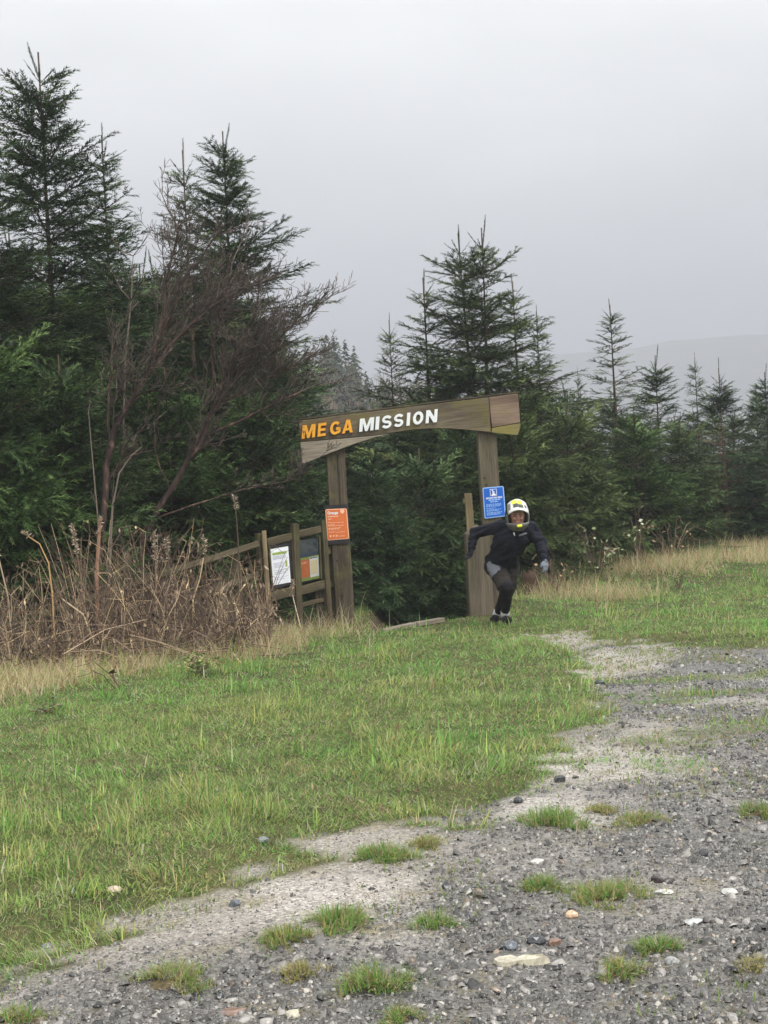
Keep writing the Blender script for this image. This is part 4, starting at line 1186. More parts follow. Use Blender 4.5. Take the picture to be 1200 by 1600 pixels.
# long dry grass
x, y = scatter(9.5, 30, 1300, .8)
st = strawness(x, y); g = grass_amount(x, y)
k = (rng.random(len(x)) < st * g) & (litter_amount(x, y) < .6)
x, y = x[k], y[k]; n = len(x)
L = rng.uniform(0.14, 0.42, n) * np.where(y > 17, 1.15, 0.9)
col = STRAW * rng.uniform(0.55, 1.15, (n, 1)); col = np.where(rng.random((n, 1)) < 0.25, BRN * rng.uniform(.7, 1.2, (n, 1)), col); col = np.where(rng.random((n, 1)) < 0.14, OLIVE, col)
V, F, C = blades(np.stack([x, y, H(x, y) - .01], 1), rng.uniform(0, 6.283, n), L, np.clip(rng.normal(0.62, 0.25, n), .1, 1), rng.uniform(0.005, 0.011, n), col, 2)
tag(link('dry_grass', new_mesh('dry_grass', V, F, ['grass_blade'], None, False, {'col': ('FLOAT_COLOR', C)})), 'long straw-coloured dead grass along the edges of the clearing', 'dry grass', None, 'stuff')
print('dry tris', len(F))

# slate gravel
def chips(x, y, size, col, flat=0.27, sink=0.2, tilt=0.30):
    n = len(x); k = 5
    a = (np.arange(k) / k * 6.283)[None] + rng.uniform(-0.42, 0.42, (n, k)) + rng.uniform(0, 6.283, (n, 1))
    r = rng.uniform(0.62, 1.15, (n, k)) * size[:, None] * 0.5
    el = rng.uniform(0.4, 0.95, (n, 1)); rot = rng.uniform(0, 6.283, (n, 1))
    bx = r * np.cos(a); by = r * np.sin(a) * el
    px_, py_ = bx * np.cos(rot) - by * np.sin(rot), bx * np.sin(rot) + by * np.cos(rot)
    h = size * flat * rng.uniform(0.5, 1.25, n)
    tx, ty = rng.normal(0, tilt, (n, 1)), rng.normal(0, tilt, (n, 1))
    top = rng.uniform(0.55, 0.92, (n, 1))
    z0 = (H(x, y) - h * sink)[:, None]
    bot = np.stack([x[:, None] + px_, y[:, None] + py_, z0 + px_ * tx + py_ * ty], 2)
    hh = h[:, None] * rng.uniform(0.75, 1.1, (n, k))
    tp = np.stack([x[:, None] + px_ * top, y[:, None] + py_ * top, z0 + hh + px_ * tx + py_ * ty], 2)
    V = np.concatenate([bot, tp], 1).reshape(-1, 3)
    tri = []
    for i in range(k):
        j = (i + 1) % k; tri += [(i, j, k + j), (i, k + j, k + i)]
    tri += [(k, k + 1, k + 2), (k, k + 2, k + 3), (k, k + 3, k + 4)]
    F = (np.array(tri)[None] + (np.arange(n) * 2 * k)[:, None, None]).reshape(-1, 3)
    return V, F, np.repeat(np.concatenate([col, np.ones((n, 1))], 1), 2 * k, 0)
SLAB = gp(813, 1506)
parts = []
for y0, y1, dens, smin, smean in ((3.7, 6.2, 4700, 0.007, 0.0155), (6.2, 8.5, 2300, 0.009, 0.0195), (8.5, 12, 1000, 0.012, 0.025), (12, 18, 300, 0.02, 0.034)):
    x, y = scatter(y0, y1, dens, 0.45)
    sd = gravel_sd(x, y); g = grass_amount(x, y)
    # loose stone lies thick on the right and nearest the camera, thin on the silty wash by the turf
    cover = np.maximum(stone_cover(x, y), 0.2)
    k = (sd > -0.05) & (g < 0.5) & (rng.random(len(x)) < cover)
    k &= ((x - SLAB.x) / .11) ** 2 + ((y - SLAB.y + .01) / .065) ** 2 > 1
    x, y = x[k], y[k]; n = len(x)
    size = smin + rng.exponential(smean - smin, n) * (0.45 + 0.7 * cover[k]); size = np.minimum(size, 0.06)
    grey = np.clip(rng.lognormal(math.log(0.092), 0.72, n), 0.012, 0.34)[:, None]
    col = grey * np.array([1.05, 1.0, 0.95])
    brn = rng.random((n, 1)) < 0.05; col = np.where(brn, grey * np.array([1.3, 1.02, 0.78]), col)
    pale = rng.random((n, 1)) < 0.018; col = np.where(pale, np.array([0.40, 0.385, 0.35]) * rng.uniform(.6, 1.1, (n, 1)), col)
    parts.append(chips(x, y, size, col))
V, F, C = join(parts)
print('gravel tris', len(F))
tag(link('slate_gravel', new_mesh('slate_gravel', V, F, ['stone_chip'], None, False, {'col': ('FLOAT_COLOR', C)})), 'loose wet grey slate chippings scattered over the track', 'gravel', None, 'stuff')
# thin wisps of grass coming up through the gravel
x, y = scatter(4.0, 17, 330, 0.9)
gs = gravel_sd(x, y); k = (gs > -.3) & (grass_amount(x, y) < .5) & (rng.random(len(x)) < np.clip((fbm(x * 1.5 + 21, y * 1.5 + 4, 3) - 0.47) * 5, 0.0, 1) + 0.9 * np.clip(1 - gs / 0.35, 0, 1) * (fbm(x * 5, y * 5 + 71, 3) > .5))
x, y = x[k], y[k]
x = np.repeat(x, 5) + rng.normal(0, .018, len(x) * 5); y = np.repeat(y, 5) + rng.normal(0, .018, len(y) * 5); n = len(x)
col = np.where(rng.random((n, 1)) < 0.5, STRAW * 0.55, OLIVE * .85) * rng.uniform(.6, 1.1, (n, 1))
V, F, C = blades(np.stack([x, y, H(x, y) - .003], 1), rng.uniform(0, 6.283, n), rng.uniform(.02, .06, n), np.clip(rng.normal(.6, .25, n), 0, 1), rng.uniform(.003, .006, n) * (.7 + y / 12), col, 2)
tag(link('grass_wisps', new_mesh('grass_wisps', V, F, ['grass_blade'], None, False, {'col': ('FLOAT_COLOR', C)})), 'sparse wisps of thin grass coming up through the gravel', 'grass', None, 'stuff')

# single tufts standing in the gravel
def tuft(px, py, wpx, label, dens=1.0, yel=0.35, hgt=0.055, ratio=0.55):
    c = gph(px, py); w = wpx / FPX * c.y / 2
    n = int((420 + 11000 * w) * dens)
    rr = np.sqrt(rng.random(n)); a = rng.uniform(0, 6.283, n)
    wob = 1 + 0.22 * np.sin(a * 3 + rng.uniform(0, 6)) + 0.14 * np.sin(a * 5 + rng.uniform(0, 6))
    x = rr * np.cos(a) * w * wob; y = rr * np.sin(a) * w * 1.05 * wob
    keep = fbm((x + px) / w * 1.6 + 60, (y + py) / w * 1.6, 2) + 0.18 * (1 - rr) > 0.46         # gaps and lobes
    x, y, rr, a = x[keep], y[keep], rr[keep], a[keep]; n = len(x)
    stray = rng.random(n) < .16; q_ = rng.uniform(1.1, 1.8, n); x = np.where(stray, x * q_, x); y = np.where(stray, y * q_, y)
    L = hgt * 1.05 * rng.uniform(0.4, 1.4, n) * (1.15 - 0.4 * rr)
    tone = rng.random((n, 1)); col = GREEN * (1 - tone) + OLIVE * tone
    col = np.where(rng.random((n, 1)) < yel, YEL * rng.uniform(.6, 1.0, (n, 1)), col)
    col = np.where(rng.random((n, 1)) < 0.22 + 0.25 * max(0, yel - .5), STRAW * .7, col) * rng.uniform(.5, 1.05, (n, 1))
    az = np.where(rng.random(n) < 0.65, a + rng.normal(0, .6, n), rng.uniform(0, 6.283, n))
    mound = 0.018 * np.clip(1 - rr ** 2, 0, 1)
    zz = H(c.x + x, c.y + y) - c.z
    V, F, C = blades(np.stack([x, y, zz + mound - .003], 1), az, L, np.clip(rng.normal(.5 + .2 * rr, .24, n), .02, .97), rng.uniform(.003, .0052, n), col, 3)
    o = link('grass_tuft', new_mesh('grass_tuft', V, F, ['grass_blade'], None, False, {'col': ('FLOAT_COLOR', C)}), None, Matrix.Translation(c))
    # soil crown the blades grow out of
    bm = bmesh.new(); bmesh.ops.create_uvsphere(bm, u_segments=14, v_segments=7, radius=1)
    for v in bm.verts:
        q = 1 + random.uniform(-.12, .12); v.co.x *= w * .5 * q; v.co.y *= w * .5 * q; v.co.z = v.co.z * 0.009
    me = bpy.data.meshes.new('soil'); bm.to_mesh(me); bm.free(); me.materials.append(MATS['soil'])
    WORLD[o.name] = Matrix.Translation(c); link('soil', me, o, Matrix.Translation(c))
    return tag(o, label, 'grass tuft', 'grass tufts in the gravel')
m = M('soil', 0.85, 0.3)
g_ = m.noise(m.coord((1, 1, 1)), 60, 4); m.color(m.ramp(g_, [(0.3, lin(58, 48, 34)), (0.7, lin(104, 92, 62))])); m.bump(g_, 0.6, 0.01)
for a in [
 (870, 1285, 105, 'thick upright grass tuft by itself right of the turf\'s stepped corner', 1.1, .25, .075),
 (945, 1402, 122, 'broad yellow-green grass tuft in the middle of the gravel', 1.1, .5, .055),
 (850, 1388, 62, 'small grass tuft touching the left side of the broad yellow-green one', .9, .3, .05),
 (600, 1340, 92, 'grass tuft standing just off the turf edge beside the pale silt', 1.1, .25, .06),
 (522, 1445, 100, 'taller right half of the double grass tuft on the pale silt', 1.2, .35, .065),
 (446, 1468, 80, 'lower left half of the double grass tuft on the pale silt', 1.0, .5, .045),
 (586, 1540, 104, 'grass tuft near the bottom edge with a bare brown hollow in it', 1.0, .35, .065),
 (262, 1537, 120, 'wide flat grass tuft nearest the bottom left corner', 1.0, .5, .05),
 (676, 1445, 66, 'thin dark grass tuft above and left of the pale slab', .6, .2, .045),
 (1027, 1485, 68, 'short dark green grass tuft right of the pale slab', .8, .2, .05),
 (962, 1524, 70, 'round yellowish grass tuft below the short dark green one', .9, .55, .055),
 (666, 1322, 52, 'small yellow grass tuft right of the one at the turf edge', .8, .75, .045),
 (1186, 1272, 60, 'grass tuft cut by the right edge of the picture', 1.0, .35, .06),
 (1180, 1512, 62, 'flattened brown grass tuft at the lower right edge', .6, .95, .03),
 (470, 1522, 64, 'sparse brown grass tuft below the double tuft', .7, .95, .035),
 (1000, 1283, 90, 'low worn grass tuft right of the thick upright one', .8, .6, .035),
 (940, 1268, 50, 'yellowed grass tuft touching the right of the thick upright one', .6, .8, .035),
 (30, 1592, 90, 'grass tuft in the bottom left corner', .7, .4, .04),
 (625, 1594, 60, 'grass tuft cut by the bottom edge below the hollow one', .7, .5, .04)]:
    tuft(*a)

# single stones
def stone(px, py, wpx, hpx, label, col, name='stone', dep=0.8, seed=0):
    c = gph(px, py); w = wpx / FPX * c.y; h = hpx / FPX * c.y
    r = random.Random(seed + int(px)); bm = bmesh.new()
    bmesh.ops.create_icosphere(bm, subdivisions=2, radius=0.5)
    ax = [Vector((r.gauss(0, 1), r.gauss(0, 1), r.gauss(0, .8))).normalized() for _ in range(7)]
    for v in bm.verts:
        q = v.co.copy()
        for a in ax:                                   # cut facets
            dd = q.dot(a) - r.uniform(0.30, 0.40)
            if dd > 0: q -= a * dd
        v.co = Vector((q.x * w * 1.25, q.y * w * dep * 1.25, q.z * h * 1.3))
    me = bpy.data.meshes.new(name); bm.to_mesh(me); bm.free()
    a = me.attributes.new('col', 'FLOAT_COLOR', 'POINT')
    cc = []
    for _ in me.vertices:
        k = r.uniform(.85, 1.15); cc += [col[0] * k, col[1] * k, col[2] * k, 1]
    a.data.foreach_set('color', cc); me.materials.append(MATS['stone_chip'])
    o = link(name, me, None, Matrix.Translation((c.x, c.y, c.z + h * 0.2)) @ Matrix.Rotation(r.uniform(-.3, .3), 4, 'Z'))
    return tag(o, label, 'stone', 'single stones on the track')
DK, MG, PL, CRM, RST = L3(52, 54, 58), L3(104, 108, 112), L3(172, 172, 168), L3(184, 178, 160), L3(122, 98, 86)
# the long pale slab, with its chipped outline
c = gph(813, 1506); k_ = c.y / FPX
out = [(-44, 1), (-39, 9), (-24, 11), (-8, 6), (6, 8), (22, 5), (40, 1), (48, -2), (37, -5), (20, -9), (9, -7), (-4, -6), (-14, -10), (-26, -9), (-36, -7)]
vv = [Vector((a * k_, -b * k_ * 1.9, 0)) for a, b in out]; mb = MB()
mb.v = [tuple(v + Vector((0, 0, -.01))) for v in vv] + [tuple(v * 0.93 + Vector((0, 0, .012 + random.uniform(-.004, .005)))) for v in vv]
n_ = len(vv); mb.f = [tuple(range(n_))[::-1], tuple(range(n_, 2 * n_))] + [(i, (i + 1) % n_, n_ + (i + 1) % n_, n_ + i) for i in range(n_)]; mb.m = [0] * len(mb.f); mb.a = [0] * len(mb.v)
me = mb.mesh('pale_slab', ['stone_chip']); a = me.attributes.new('col', 'FLOAT_COLOR', 'POINT')
a.data.foreach_set('color', np.concatenate([np.tile(CRM, (2 * n_, 1)) * rng.uniform(.85, 1.05, (2 * n_, 1)), np.ones((2 * n_, 1))], 1).astype(np.float32).ravel())
tag(link('pale_slab', me, None, Matrix.Translation((c.x, c.y, c.z + .006))), 'long flat cream-coloured stone slab lying in the gravel', 'stone', 'single stones on the track')
for i, a in enumerate([
 (874, 1222, 19, 15, 'dark rounded stone at the turf corner above the thick upright tuft', DK),
 (811, 1254, 16, 11, 'small dark stone left of and below the turf corner stone', DK),
 (699, 1388, 15, 13, 'small black stone alone on the silt left of the broad tuft', DK),
 (747, 1402, 16, 11, 'brownish dark stone right of the small black one', L3(74, 66, 60)),
 (1028, 1378, 20, 15, 'dark reddish-black stone right of the broad yellow-green tuft', L3(58, 50, 50)),
 (894, 1434, 19, 15, 'pinkish cream stone just below the broad yellow-green tuft', L3(196, 168, 140)),
 (838, 1474, 26, 16, 'dark angular stone above the cream slab', DK),
 (797, 1483, 22, 16, 'blue-grey angular stone at the left above the cream slab', L3(92, 98, 106)),
 (866, 1476, 22, 14, 'rusty brown stone right of the dark angular one above the slab', RST),
 (838, 1349, 24, 9, 'flat white stone below the thick upright tuft', PL),
 (1037, 1396, 26, 8, 'flat white stone beside the reddish-black one', PL),
 (1082, 1442, 32, 8, 'long flat pale grey stone at the right', L3(170, 172, 172)),
 (1140, 1396, 26, 10, 'pale flat stone high on the right of the gravel', PL),
 (970, 1333, 11, 11, 'small black stone between the thick tuft and the right edge', DK),
 (1098, 1337, 14, 12, 'black stone at the right above the pale flat ones', DK),
 (366, 1415, 17, 14, 'blue-grey stone at the edge of the turf on the left', L3(84, 90, 98)),
 (411, 1316, 18, 11, 'grey stone half hidden in the turf above the silt', MG),
 (178, 1393, 22, 11, 'pale pinkish stone showing through the turf at the left', L3(186, 168, 150)),
 (343, 1560, 13, 11, 'small black stone right of the wide flat tuft', DK),
 (366, 1582, 36, 9, 'flat reddish stone near the bottom edge', RST),
 (458, 1588, 24, 14, 'cream stone at the bottom edge', CRM),
 (938, 1069, 16, 8, 'black stone at the far end of the gravel beside the turf', DK),
 (1050, 1505, 22, 13, 'grey and white stone right of the round yellowish tuft', L3(150, 152, 152)),
 (72, 1481, 18, 11, 'grey stone at the turf edge on the far left', MG)]):
    stone(*a, seed=i)

# dead stems on the left: most of them are one brown thicket
def stem_path(x, y, h, lx, ly):
    z = hz(x, y); n = 5
    return [Vector((x + lx * (i / n) ** 1.5 + random.gauss(0, .008), y + ly * (i / n) ** 1.5, z - .03 + h * i / n)) for i in range(n + 1)]
class TriB:
    def __init__(s): s.v = []; s.f = []; s.c = []
    def tube(s, pts, rad, col, n=3):
        mb = MB(); mb.tube(pts, rad, n, cap=False); o = len(s.v); s.v += mb.v; s.f += [tuple(i + o for i in f) for f in mb.f]; s.c += [(*col, 1)] * len(mb.v)
    def leaf(s, p, d, l, w, col):
        d = Vector(d).normalized(); sd = d.cross(Vector((random.gauss(0, 1), random.gauss(0, 1), 1))).normalized()
        o = len(s.v); s.v += [tuple(p), tuple(p + d * l * .5 + sd * w), tuple(p + d * l), tuple(p + d * l * .5 - sd * w)]; s.f += [(o, o + 1, o + 2), (o, o + 2, o + 3)]; s.c += [(*col, 1)] * 4
    def mesh(s, name, mat):
        me = new_mesh(name, s.v, s.f, [mat], None, False, {'col': ('FLOAT_COLOR', s.c)}); return me
STEM = [L3(98, 82, 72), L3(128, 108, 94), L3(86, 74, 66), L3(166, 146, 122), L3(116, 96, 80)]
tb = TriB()
for i in range(1750):
    px = random.uniform(-60, 425); 
    d = random.uniform(13.6, 16.3) + (px / 425) * 0.9
    p = at(px, 1000, d); x, y = p.x, p.y
    if x > -1.55 and y > 16.9: continue
    h = (0.28 + 1.0 * random.random() ** 1.3) * (0.78 if px < 110 else 1.12 if px < 300 else 0.8) * (0.55 + 0.45 * min(1, max(0, (d - px / 425 * .9 - 13.5) / 1.2)))
    lx = random.gauss(-0.05, .26) * h; ly = random.gauss(0, .25) * h
    P = stem_path(x, y, h, lx, ly); c = STEM[i % 5] * random.uniform(.45, 1.05)
    if random.random() < 0.10: c = L3(186, 164, 130)
    tb.tube(P, [.0048, .0045, .004, .0035, .003, .002], c)
    for _ in range(random.randint(1, 5)):
        j = random.randint(1, 5); l = random.uniform(.05, .22)
        dv = Vector((random.gauss(0, .7), random.gauss(0, .7), random.uniform(-.2, .9)))
        tb.tube([P[j], P[j] + dv * l * .5, P[j] + dv * l], [.003, .0025, .0015], c)
        if random.random() < .5: tb.leaf(P[j] + dv * l, Vector((random.gauss(0, .6), random.gauss(0, .6), -1)), random.uniform(.03, .09), .012, c * random.uniform(.8, 1.3))
for i in range(300):                                  # fallen, crossing stalks
    px = random.uniform(-80, 410); d = random.uniform(13.4, 16) + px / 425 * .9; p = at(px, 1010, d); z = hz(p.x, p.y)
    a = random.uniform(0, 6.28); l = random.uniform(.3, .9); q = Vector((p.x, p.y, z + random.uniform(.03, .22)))
    e = q + Vector((math.cos(a) * l, math.sin(a) * l, random.uniform(-.25, .3))); e.z = max(e.z, z + .02)
    tb.tube([q, (q + e) / 2 + Vector((0, 0, random.uniform(-.02, .07))), e], [.006, .005, .003], STEM[i % 5] * random.uniform(.7, 1.5))
tag(link('dead_stem_thicket', tb.mesh('dead_stem_thicket', 'dead_stem')), 'thicket of brown dead weed stalks below the fence', 'dead stems', None, 'stuff')
# the tall ones that stand out singly
def tall_stem(label, pts, d, col, head=0.0, r=.010):
    P = [at(a, b, d) for a, b in pts]; P[0].z = hz(P[0].x, P[0].y) - .05
    base = Vector((P[0].x, P[0].y, P[0].z + .05)); t = thing('dead_stem', label, 'dead stem', base, 'tall dead stems')
    s = TriB(); s.tube(P, [r * (1 - .5 * i / (len(P) - 1)) for i in range(len(P))], col, 5)
    link('stalk', s.mesh('stalk', 'dead_stem'), t)
    if head:
        s = TriB()
        for _ in range(int(140 * head)):
            q = random.random(); k = q * head; p = P[-1] + (P[-2] - P[-1]).normalized() * k * .3
            dv = Vector((random.gauss(0, .6), random.gauss(0, .6), random.uniform(-.2, 1)))
            s.leaf(p, dv, random.uniform(.02, .055), .007, L3(172, 158, 140) * random.uniform(.6, 1.2))
        link('seed_head', s.mesh('seed_head', 'dead_stem'), t)
tall_stem('stout pale dead stem standing upright in front of the reddish trunk', [(152, 985), (151, 900), (154, 850), (157, 808)], 15.0, L3(150, 116, 96), .6, .026)
tall_stem('dead stem with a fluffy pale seed head at the middle of the thicket', [(243, 985), (244, 920), (243, 872), (241, 832)], 15.2, STEM[1], 1.0)
tall_stem('dead stem with a white seed head just right of the fluffy one', [(268, 985), (266, 900), (259, 842)], 15.3, STEM[0], .7)
tall_stem('tall thin brown stem before the fence, nearest the notice board', [(376, 985), (374, 880), (370, 815), (366, 775)], 16.4, STEM[2], .5)
tall_stem('thin upright stem left of the fence post', [(325, 985), (322, 900), (318, 838)], 16.0, STEM[4], .6)
tall_stem('dead stem bending left with a brown plume by the green boughs', [(132, 985), (126, 900), (118, 850), (113, 820)], 14.8, STEM[4], 1.0)
tall_stem('pale arching stem at the far left of the thicket', [(84, 990), (82, 930), (76, 880), (62, 850), (35, 832)], 14.2, L3(170, 140, 100), .3)
tall_stem('pale broken stalk slanting across the thicket', [(160, 985), (130, 960), (96, 935)], 14.3, L3(190, 172, 142), 0, .012)
tall_stem('bleached stalk leaning right before the fence rails', [(296, 975), (302, 935), (312, 905), (318, 872)], 15.5, L3(196, 176, 138), 0)
tall_stem('pale peeled stalk with ragged strips between the notice panels', [(475, 1000), (462, 950), (456, 925), (459, 908)], 16.6, L3(206, 184, 164), .6, .008)
tall_stem('thin stem curving up behind the thicket on the far left', [(20, 990), (12, 930), (0, 880), (-8, 850)], 14.6, STEM[3], .4)

# ------------------------------------------------------------------ brambles, weeds, stump on the edges
def bramble(label, px, py, d, wpx, hpx, leafc, nl, name='bramble', canes=16, tagc='bramble', ls=1.0):
    c = at(px, py, d); c.z = hz(c.x, c.y); t = thing(name, label, tagc, c, 'brambles')
    s = TriB(); lf = TriB(); k = d / FPX
    for i in range(canes):
        a = random.uniform(0, 6.28); R_ = wpx * k * random.uniform(.3, 1); hh = hpx * k * random.uniform(.45, 1.05)
        P = [c + Vector((math.cos(a) * R_ * q * .9 + random.gauss(0, .02), math.sin(a) * R_ * q * .5, hh * math.sin(min(q * 2.0, 2.4)) / math.sin(1.57) * (1 if q < .8 else .9))) for q in np.linspace(0, 1, 8)]
        s.tube(P, [.006 * (1 - .6 * j / 7) for j in range(8)], STEM[i % 5] * random.uniform(.6, 1.0))
        for j in range(nl):
            q = random.randint(2, 7); p = P[q] + Vector((random.gauss(0, .05), random.gauss(0, .05), random.gauss(0, .04)))
            col = leafc[random.randrange(len(leafc))] * random.uniform(.8, 1.2)
            lf.leaf(p, Vector((random.gauss(0, 1), random.gauss(0, 1), random.gauss(.1, .5))), random.uniform(.05, .10) * ls, random.uniform(.018, .03) * ls, col)
    link('canes', s.mesh('canes', 'dead_stem'), t)
    if nl: link('leaves', lf.mesh('leaves', 'leaf'), t)
PALE = [L3(206, 212, 186), L3(186, 196, 158), L3(100, 112, 70), L3(120, 96, 70), L3(74, 88, 56)]
bramble('bramble with pale whitish leaves under the open pale conifer', 935, 925, 22.0, 68, 105, PALE, 3, canes=20)
bramble('taller bramble sprig with pale leaves right of the whitish bramble', 1000, 915, 23.0, 36, 112, PALE, 2, canes=10)
bramble('brown leafless bramble tangle at the foot of the right-hand conifers', 1050, 905, 24.5, 95, 75, [BRN], 1, canes=26)
bramble('low brown bramble tangle close behind the runner', 870, 930, 21.0, 60, 80, [BRN, OLIVE], 1, canes=18)
bramble('thin bramble trailing over the straw grass on the left', 190, 1090, 12.0, 110, 60, [L3(70, 84, 50)], 1, canes=5)
bramble('dark green weed clump in the turf below the thicket', 312, 1078, 12.9, 50, 32, [L3(84, 112, 56), L3(112, 128, 68), L3(150, 150, 90)], 12, 'weed_clump', 14, 'weed', .5)
bramble('dark green leafy weed on the grassy bank at the right', 1062, 945, 20.4, 26, 34, [L3(84, 108, 56), L3(104, 124, 68)], 12, 'weed_clump', 10, 'weed', .45)
bramble('flat weed rosette in the turf at the left below the straw', 78, 1152, 10.9, 40, 14, [L3(80, 100, 60), L3(110, 110, 70)], 8, 'weed_clump', 8, 'weed', .5)
# small yellow flower
c = at(349, 1056, 13.3); f_ = thing('yellow_flower', 'tiny yellow flower in the dark green weed clump', 'flower', Vector((c.x, c.y, hz(c.x, c.y))))
s = TriB(); s.tube([Vector((c.x, c.y, hz(c.x, c.y))), c], [.003, .002], GREEN); link('stalk', s.mesh('stalk', 'leaf'), f_)
s = TriB()
for i in range(14): s.leaf(c, Vector((math.cos(i * .9), math.sin(i * .9) - .4, .5)), .03, .011, L3(232, 190, 30))
link('petals', s.mesh('petals', 'leaf'), f_)
# tree stump
c = at(829, 925, 21.2); c.z = hz(c.x, c.y); mb = MB(); n_ = 16
ringz = [-.15, 0, .10, .22, .31]; ringr = [.20, .16, .13, .12, .11]
for zz, rr in zip(ringz, ringr):
    for k in range(n_):
        a = 2 * math.pi * k / n_; q = rr * (1 + .12 * math.sin(3 * a + 1) + random.uniform(-.05, .05)) ; mb.v.append((math.cos(a) * q, math.sin(a) * q, zz + (random.uniform(-.05, .05) if zz == .31 else 0)))
for i in range(4):
    for k in range(n_): mb.f.append((i * n_ + k, i * n_ + (k + 1) % n_, (i + 1) * n_ + (k + 1) % n_, (i + 1) * n_ + k))
mb.v.append((0, 0, .28)); mb.f += [(4 * n_ + k, 4 * n_ + (k + 1) % n_, len(mb.v) - 1) for k in range(n_)]; mb.m = [0] * len(mb.f); mb.a = [0] * len(mb.v)
tag(mb.build('tree_stump', ['wood_stump'], None, True, Matrix.Translation(c)), 'reddish brown tree stump in the dry grass beside the runner', 'stump')

# ------------------------------------------------------------------ the runner
def fabric(name, c, rough=0.85, scale=160, var=0.25, bump=0.25):
    m = M(name, rough, 0.2); g = m.noise(m.coord((1, 1, 1)), scale, 3); w = m.noise(m.coord((1, 1, 1)), 9, 3, .6, .8)
    a = tuple(v * (1 - var) for v in c[:3]) + (1,); b = tuple(v * (1 + var) for v in c[:3]) + (1,)
    m.color(m.ramp(g, [(.3, a), (.7, b)])); m.bump(w, bump * 3, .02); return m.m
fabric('jacket_cloth', lin(25, 27, 38)); fabric('shorts_cloth', lin(44, 41, 38)); fabric('grey_cloth', lin(112, 114, 122)); fabric('legging_cloth', lin(22, 21, 26))
fabric('sock_cloth', lin(214, 214, 218), var=.08); fabric('shoe_black', lin(30, 29, 32)); fabric('shoe_grey', lin(118, 112, 104)); fabric('glove_grey', lin(108, 112, 122)); fabric('glove_black', lin(30, 31, 38))
flat('skin', lin(178, 132, 116), 0.55); flat('eye_dark', lin(30, 26, 26), .3); flat('lip', lin(150, 92, 88), .5)
flat('helmet_dark', lin(44, 48, 40), .35, .5, .5, 9); flat('helmet_white', lin(196, 196, 192), .3, .5, .08); flat('helmet_yellow', lin(222, 226, 40), .4); flat('helmet_grey', lin(104, 104, 100), .35, .5, .3, 12); flat('helmet_inside', lin(20, 20, 22), .9)
def capsule(bm, a, b, ra, rb, seg=10, squash=None):
    a, b = Vector(a), Vector(b); d = b - a; L = max(d.length, 1e-4)
    z = d.normalized() if d.length > 1e-4 else Vector((0, 0, 1))
    x = z.cross(Vector((0, 1, 0.02)));  x = x.normalized() if x.length > 1e-3 else Vector((1, 0, 0)); y = z.cross(x)
    rings = []; N = 5
    prof = [(-ra * math.cos(t), ra * math.sin(t)) for t in np.linspace(0.15, math.pi / 2, N)] + [(L + rb * math.sin(t), rb * math.cos(t)) for t in np.linspace(0, math.pi / 2 - .15, N)]
    for zz, rr in prof:
        rings.append([bm.verts.new(a + z * zz + (x * math.cos(6.2832 * k / seg) + y * math.sin(6.2832 * k / seg)) * rr) for k in range(seg)])
    for i in range(len(rings) - 1):
        for k in range(seg): bm.faces.new((rings[i][k], rings[i][(k + 1) % seg], rings[i + 1][(k + 1) % seg], rings[i + 1][k]))
    bm.faces.new(rings[0][::-1]); bm.faces.new(rings[-1])
def blob(name, caps, mat, parent, voxel=0.012, smooth=4, wrinkle=0.0):
    """tapered limbs fused into one continuous skin"""
    bm = bmesh.new()
    for c in caps: capsule(bm, *c)
    me = bpy.data.meshes.new('tmp'); bm.to_mesh(me); bm.free()
    o = bpy.data.objects.new('tmp', me); COL.objects.link(o)
    r = o.modifiers.new('r', 'REMESH'); r.mode = 'VOXEL'; r.voxel_size = voxel
    s = o.modifiers.new('s', 'SMOOTH'); s.iterations = smooth; s.factor = .5
    dg = bpy.context.evaluated_depsgraph_get(); out = bpy.data.meshes.new_from_object(o.evaluated_get(dg))
    bpy.data.objects.remove(o); bpy.data.meshes.remove(me)
    if wrinkle:
        n = len(out.vertices); co = np.empty(n * 3, np.float32); no = np.empty(n * 3, np.float32)
        out.vertices.foreach_get('co', co); out.vertices.foreach_get('normal', no); co = co.reshape(-1, 3); no = no.reshape(-1, 3)
        w = fbm(co[:, 0] * 11 + co[:, 1] * 7, co[:, 2] * 24 + co[:, 1] * 9, 3) - .5
        co = co + no * (w * wrinkle)[:, None]; out.vertices.foreach_set('co', co.ravel())
    out.name = name; out.materials.clear(); out.materials.append(MATS[mat])
    out.polygons.foreach_set('use_smooth', np.ones(len(out.polygons), bool)); out.update()
    return link(name, out, parent)
RD = gp(782, 980).y
def J(px, py, dy=0.0): return at(px, py, RD + dy)
foot = J(782, 979); foot.z = hz(foot.x, foot.y)
person = thing('person', 'person running towards the camera in dark clothes and a full-face helmet', 'person', foot)
hipR, hipL = J(774, 885, .02), J(795, 887, .05)
pel, waist, chest, neck = J(785, 882, .03), J(788, 866, -.08), J(799, 840, -.26), J(806, 824, -.36)
shR, shL = J(779, 824, -.26), J(829, 826, -.30)
elR, wrR = J(743, 832, -.02), J(736.5, 853, -.06)
elL, wrL = J(846, 850, -.34), J(850.5, 872, -.48)
knR, anR = J(791, 920, -.34), J(789, 962, -.02)
knL, anL = J(794, 922, -.06), J(775, 962, .26)
head = J(808, 806, -.46)
g0 = lambda p, dz: Vector((p.x, p.y, dz))
toR = J(790, 975, -.02); toL = J(773.5, 974, .26)
zR, zL = hz(anR.x, anR.y), hz(anL.x, anL.y)
